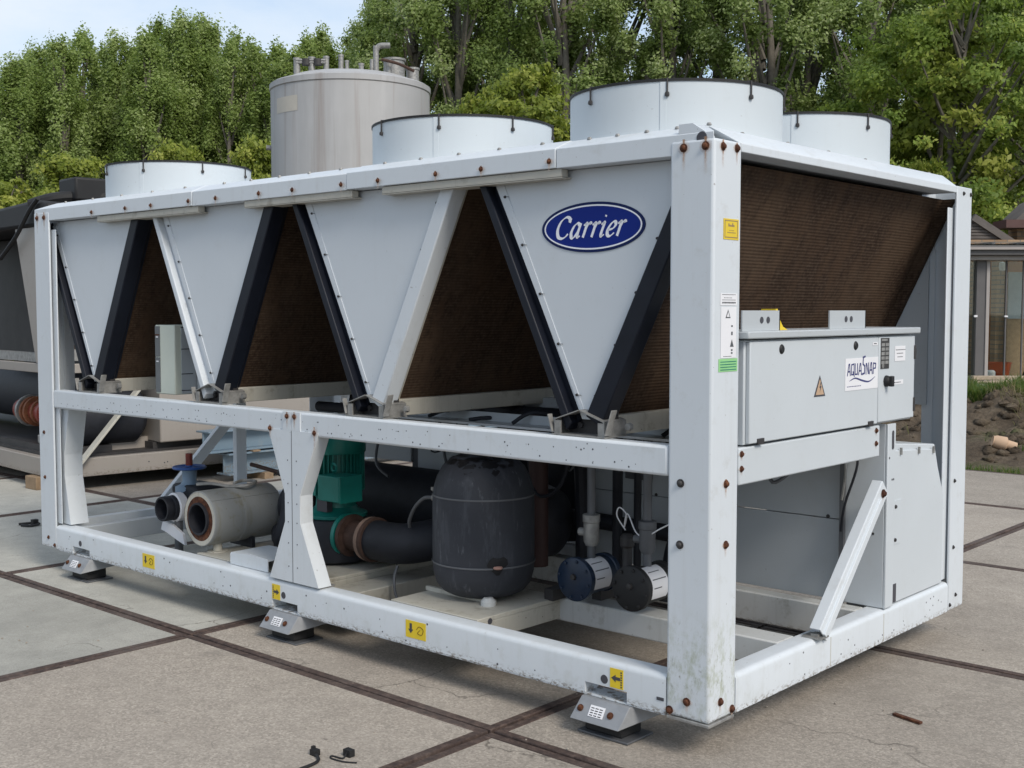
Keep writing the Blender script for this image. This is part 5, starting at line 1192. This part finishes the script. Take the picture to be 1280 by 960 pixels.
for k, (u, v, d, ln, ang, lab) in enumerate([(1245, 479, 17.78, 1.3, .02, 'long pale weathered board lying in front of the glass room'), (1262, 476, 17.95, 1.1, -.04, 'pale board lying behind the long weathered board'), (1212, 483, 17.9, .5, .05, 'short slanting timber at the left end of the weathered boards')]):
    p = at(u, d); zz = hz(p.x, p.y); o = part('timber_board', MB().box(-ln / 2, ln / 2, -.07, .07, 0, .06), 'paletimber', None, bevel=.008, origin=(0, 0, 0)); o.location = (p.x, p.y, hzv(477) + .003 + .061 * (k == 1)); o.rotation_euler = (.02, .04 * (k - 1), -YAW + ang); tag(o, lab, 'board', 'weathered boards before the garden room')
p = at(1225, 16.2); o = part('grey_stone', MB().lathe([(0, -.05), (.15, -.02), (.13, .07), (.06, .11), (0, .12)], (p.x, p.y, hz(p.x, p.y) + .05), n=7), 'concgrey', None, ang=20); tag(o, 'grey angular stone among the weeds on the bank', 'stone')
p = at(1257, 12.6); zz = hz(p.x, p.y) + .07
o = part('clay_pot', MB().lathe([(0, -.17), (.055, -.17), (.062, -.05), (.095, -.03), (.085, .10), (.07, .13), (.075, .14), (.06, .14), (.0, .10)], (0, 0, 0), n=18), 'terracotta', None, origin=(0, 0, 0)); o.location = (p.x, p.y, zz); o.scale = (.8, .8, .8); o.rotation_euler = (R(8), R(-76), -YAW + R(-20)); tag(o, 'pale clay pot lying on its side on the bare earth bank', 'pot')

# ================================================================== TREES
def leaves(name, P, N, size, mat, rng, tone):
    n = len(P); N = N / np.linalg.norm(N, axis=1, keepdims=True); ref = rng.normal(size=(n, 3)); T = np.cross(N, ref); T /= np.linalg.norm(T, axis=1, keepdims=True); B = np.cross(N, T)
    s = (size * rng.uniform(.45, 1.55, n))[:, None]
    v = np.stack([P - T * s * .6, P + B * s * .34 - N * s * .06, P + T * s * .6, P - B * s * .34 - N * s * .06], 1).reshape(-1, 3).astype(np.float32)
    me = bpy.data.meshes.new(name); me.vertices.add(4 * n); me.vertices.foreach_set('co', v.ravel()); me.loops.add(4 * n); me.polygons.add(n)
    me.loops.foreach_set('vertex_index', np.arange(4 * n, dtype=np.int32)); me.polygons.foreach_set('loop_start', np.arange(0, 4 * n, 4, dtype=np.int32))
    try: me.polygons.foreach_set('loop_total', np.full(n, 4, np.int32))
    except Exception: pass
    me.update(calc_edges=True); me.materials.append(M[mat])
    a_ = me.attributes.new('tone', 'FLOAT', 'FACE'); a_.data.foreach_set('value', tone.astype(np.float32)); return me
def tree_mesh(kind, seed, n, size, mat, H, Rr, base=.12, clump=.5, nc=120):
    rng = np.random.default_rng(seed); cs = []; limbs = []
    for k in range(nc):
        t = base + (1 - base) * (k + rng.uniform(0, 1)) / nc
        if kind == 'poplar': prof = (1 - ((t - .38) / .64) ** 2) if t > .38 else .55 + .45 * (t - base) / (.38 - base + 1e-6); prof = max(.10, prof) ** .65
        elif kind == 'broad': prof = max(.2, math.sin(math.pi * min(.98, (t * .92 + .06)))) ** .6
        else: prof = max(.15, 1 - t ** 2.4) ** .6
        a = rng.uniform(0, 2 * np.pi); r_ = Rr * prof * math.sqrt(rng.uniform(.08, 1)) * rng.uniform(.8, 1.15)
        cs.append((r_ * math.cos(a), r_ * math.sin(a), t * H, clump * rng.uniform(.6, 1.35) * (.75 if t > .88 else 1), rng.uniform(-.38, .42)))
    cs = np.array(cs); w_ = cs[:, 3] ** 2; idx = rng.choice(nc, n, p=w_ / w_.sum()); c = cs[idx]
    g_ = rng.normal(size=(n, 3)); g_ /= np.linalg.norm(g_, axis=1, keepdims=True); rad = np.minimum(np.abs(rng.normal(0, .58, n)) + .08, rng.uniform(.75, 1.12, n))
    off = g_ * (rad * c[:, 3])[:, None]; off[:, 2] *= (2.1 if H < 13 else 1.15) if kind == 'poplar' else .62
    P = c[:, :3] + off; rad_ = np.concatenate([c[:, :2], np.zeros((n, 1))], 1); rad_ /= np.linalg.norm(rad_, axis=1, keepdims=True) + 1e-6; N = g_ * .5 + rad_ * .7 + np.array([0, 0, .5]) + rng.normal(size=(n, 3)) * .6
    tone = np.clip(.42 + c[:, 4] + rng.normal(size=n) * .2, 0, 1)
    me = leaves('crown', P, N, size, mat, rng, tone)
    tm = MB(); r0 = .016 * H + .04
    tm.tube([(0, 0, -.3), (.02 * H * rng.normal(), 0, H * .25), (.02 * H * rng.normal(), .015 * H * rng.normal(), H * .55), (0, 0, H * .9)], [r0, r0 * .75, r0 * .45, r0 * .12], 8)
    for k in rng.choice(nc, 46 if kind != 'bush' else 14, replace=False):
        x, y, z, _, _ = cs[k]; zb_ = max(.05 * H, z - (.16 if kind == 'poplar' else .10) * H - math.hypot(x, y) * .5)
        tm.tube([(0, 0, zb_), (x * .45, y * .45, zb_ + (z - zb_) * .45), (x * .98, y * .98, z + .1)], [r0 * .30, r0 * .2, r0 * .06], 5, False)
    tr_ = mesh_of('trunk', tm, 'bark', (0, 0, 0), 60); return me, tr_
V = {}
V['pop'] = [tree_mesh('poplar', 11 + k, 70000, .078, 'leafpop', 12, 1.45, .05, .35, 160) for k in range(3)]
V['dark'] = [tree_mesh('poplar', 31 + k, 80000, .083, 'leafdark', 15, 2.5, .06, .50, 120) for k in range(3)]
V['light'] = [tree_mesh('bush', 51 + k, 34000, .085, 'leaflight', 5, 1.9, .15, .42, 110) for k in range(2)]
V['broad'] = [tree_mesh('broad', 71, 90000, .078, 'leafmid', 9, 3.3, .10, .42, 260)]
V['yell'] = [tree_mesh('bush', 81, 34000, .08, 'leaflight', 6, 1.7, .20, .36, 130)]
rt_ = random.Random(21)
def tree(kind, u, depth, top_v, label, cat, group=None, name='tree', wide=1.):
    ms = V[kind]; c_, t_ = ms[rt_.randrange(len(ms))]; Hn = {'pop': 12, 'dark': 15, 'light': 5, 'broad': 9, 'yell': 6}[kind]
    H = 1.555 + (388 - top_v) * depth / 1485.84; s_ = H / Hn; b = at(u, depth, -.05); b.z = -.05 if not (8.2 < b.y < 17.5 and -9 < b.x < 3) else hz(b.x, b.y)
    o = thing(name, label, cat, b, group); o.rotation_euler.z = rt_.uniform(0, 6.28); o.scale = (wide * (.6 + .4 * s_), wide * (.6 + .4 * s_), s_)
    k = bpy.data.objects.new('trunk', t_); C.objects.link(k); k.parent = o
    k = bpy.data.objects.new('crown', c_); C.objects.link(k); k.parent = o
    return o
GP = 'poplars in the row at the back left'; LP = 'tall upright poplar in the dense green row behind the old chiller and steel tank'
tops = {-40: 110, -15: 104, 8: 96, 30: 74, 48: 66, 66: 58, 86: 50, 108: 40, 130: 52, 152: 46, 172: 56, 190: 44, 212: 30, 232: 22, 252: 26, 272: 32, 292: 50, 312: 46, 330: 60, 350: 56, 368: 64, 386: 46, 402: 38, 425: 62, 455: 70}
for u, v in tops.items(): tree('pop', u, rt_.uniform(36, 41), v + 9, LP, 'poplar', GP, 'poplar_tree', rt_.uniform(.85, 1.1))
for u in (-20, 50, 90, 130, 205, 270, 315, 385, 440): tree('pop', u, rt_.uniform(43, 48), 72 + rt_.uniform(0, 35), LP, 'poplar', GP, 'poplar_tree', 1.15)
GD = 'tall dark trees at the back right'; LD = 'tall dark green tree in the high row behind the fan drums'
for u, v, d in [(478, 12, 37), (520, -60, 36), (575, -130, 35), (640, -150, 37), (700, -140, 34), (765, -160, 36), (830, -150, 34), (890, -160, 36), (950, -160, 33), (1010, -150, 35), (1075, -150, 33), (1140, -150, 34), (1210, -160, 33), (1280, -160, 34), (1340, -150, 33)]:
    tree('dark', u, d, v, LD, 'tree', GD, 'poplar_tree', rt_.uniform(.9, 1.1))
for u in (500, 610, 735, 860, 985, 1110, 1250): tree('dark', u, rt_.uniform(41, 46), -20 + rt_.uniform(-40, 40), LD, 'tree', GD, 'poplar_tree', 1.0)
for u, d, v, kind, lab, wd in [(10, 27, 224, 'light', 'yellow-green bush at the far left edge above the old chiller', .95), (92, 27, 200, 'light', 'yellow-green bush rising left of the farthest fan drum', 1.0), (222, 29, 186, 'light', 'small yellow-green bush showing over the farthest fan drum', .85), (322, 29, 182, 'light', 'yellow-green bush just left of the steel tank', .85),
                               (655, 27, 86, 'yell', 'yellow-green young tree between the two nearest front fan drums', 1.1), (600, 29, 118, 'yell', 'low yellow-green young tree just right of the steel tank', .9),
                               (1195, 27, -30, 'broad', 'big broad-leaved tree with bare branches above the brick house', 1.0), (1158, 26, 205, 'light', 'low yellow-green bush behind the far right corner post', .55), (1175, 28.0, 25, 'yell', 'yellow-green leafy tree crown at the upper right before the dark trees', 1.15), (1300, 29, 30, 'broad', 'broad-leaved tree at the right edge behind the house roof', 1.0)]:
    tree(kind, u, d, v, lab, 'bush' if kind == 'light' else 'tree', None, 'bush' if kind == 'light' else 'leafy_tree', wd)
# low hedge mass closing the view below the crowns
rng = np.random.default_rng(9); n = 26000; uu = rng.uniform(-120, 1400, n); dd = rng.uniform(48, 52, n)
fx = np.array([math.sin(YAW), math.cos(YAW)]); rx = np.array([math.cos(YAW), -math.sin(YAW)])
XY = np.array([CAM.x, CAM.y]) + dd[:, None] * (fx + rx * ((uu - 640) / 1485.84)[:, None]); zz = rng.uniform(0, 1, n) ** .8 * (5.2 + 1.0 * np.sin(uu / 23.) + .8 * np.sin(uu / 9.))
P = np.concatenate([XY, zz[:, None]], 1); N = rng.normal(size=(n, 3)) + np.array([.3, -.6, .6])
hm = leaves('undergrowth', P, N, .5, 'leafdark', rng, rng.uniform(0, .9, n)); ho = bpy.data.objects.new('undergrowth', hm); C.objects.link(ho); ho['kind'] = 'stuff'; ho['label'] = 'dark undergrowth filling the gaps below the distant trees'

# ================================================================== SMALL THINGS ON THE CONCRETE
p = (-1.09, -.80)
K = .72
o = part('cable_scrap', MB().tube(spline([(p[0] - .02, p[1] + .0, .014), (p[0] + .02, p[1] - .02, .014), (p[0] + .075, p[1] - .05, .011), (p[0] + .10, p[1] - .10, .011), (p[0] + .105, p[1] - .2, .011)], 6), .008, 8).box(p[0] - .02, p[0] + .02, p[1] - .028, p[1] + .005, .002, .032).box(p[0] - .03, p[0] - .015, p[1] - .012, p[1] + .006, .002, .04), 'blackrub', None); tag(o, 'black cable end with a plug lying on the concrete at the bottom edge', 'cable'); o.scale = (.72, .72, .72); o.location.z *= .72
p = (-.985, -.76)
o = part('cable_clamp', MB().box(p[0] - .022, p[0] + .022, p[1] - .012, p[1] + .018, .004, .034).tube(spline([(p[0], p[1] - .01, .02), (p[0] + .01, p[1] - .04, .008), (p[0] - .05, p[1] - .05, .006), (p[0] - .03, p[1] - .07, .006), (p[0] + .04, p[1] - .06, .006), (p[0] + .09, p[1] - .03, .006)], 6), .004, 6), 'blackrub', None); tag(o, 'small black clamp with bent wire beside the cable end', 'clamp'); o.scale = (.8, .8, .8); o.location.z *= .8
p = (-6.15, .63)
o = part('cable_scrap', MB().tube(spline([(p[0] - .06, p[1] - .06, .01), (p[0] - .02, p[1] + .03, .012), (p[0] + .05, p[1] + .04, .012), (p[0] + .07, p[1] - .03, .01), (p[0] + .0, p[1] - .07, .01)], 6), .009, 8).box(p[0] - .02, p[0] + .02, p[1] + .01, p[1] + .05, .002, .04), 'blackrub', None); tag(o, 'black cable scrap on the ground beyond the left post', 'cable')
o = part('steel_strip', MB().bar((.255, .915, .006), (.375, .885, .006), .018, .008), 'rust', None); tag(o, 'rusty flat steel strip on the concrete at the right', 'steel strip')
rq = random.Random(6)
pb = MB()
for k in range(150):
    x, y = rq.uniform(-6, 1.2), rq.uniform(-1.4, 3); s_ = rq.uniform(.002, .006); pb.lathe([(0, 0), (s_, s_ * .2), (s_ * .7, s_ * .9), (0, s_)], (x, y, .001), n=5)
o = part('grit', pb, 'conc', None, ang=10); tag(o, 'loose grit on the concrete', None, kind='stuff')
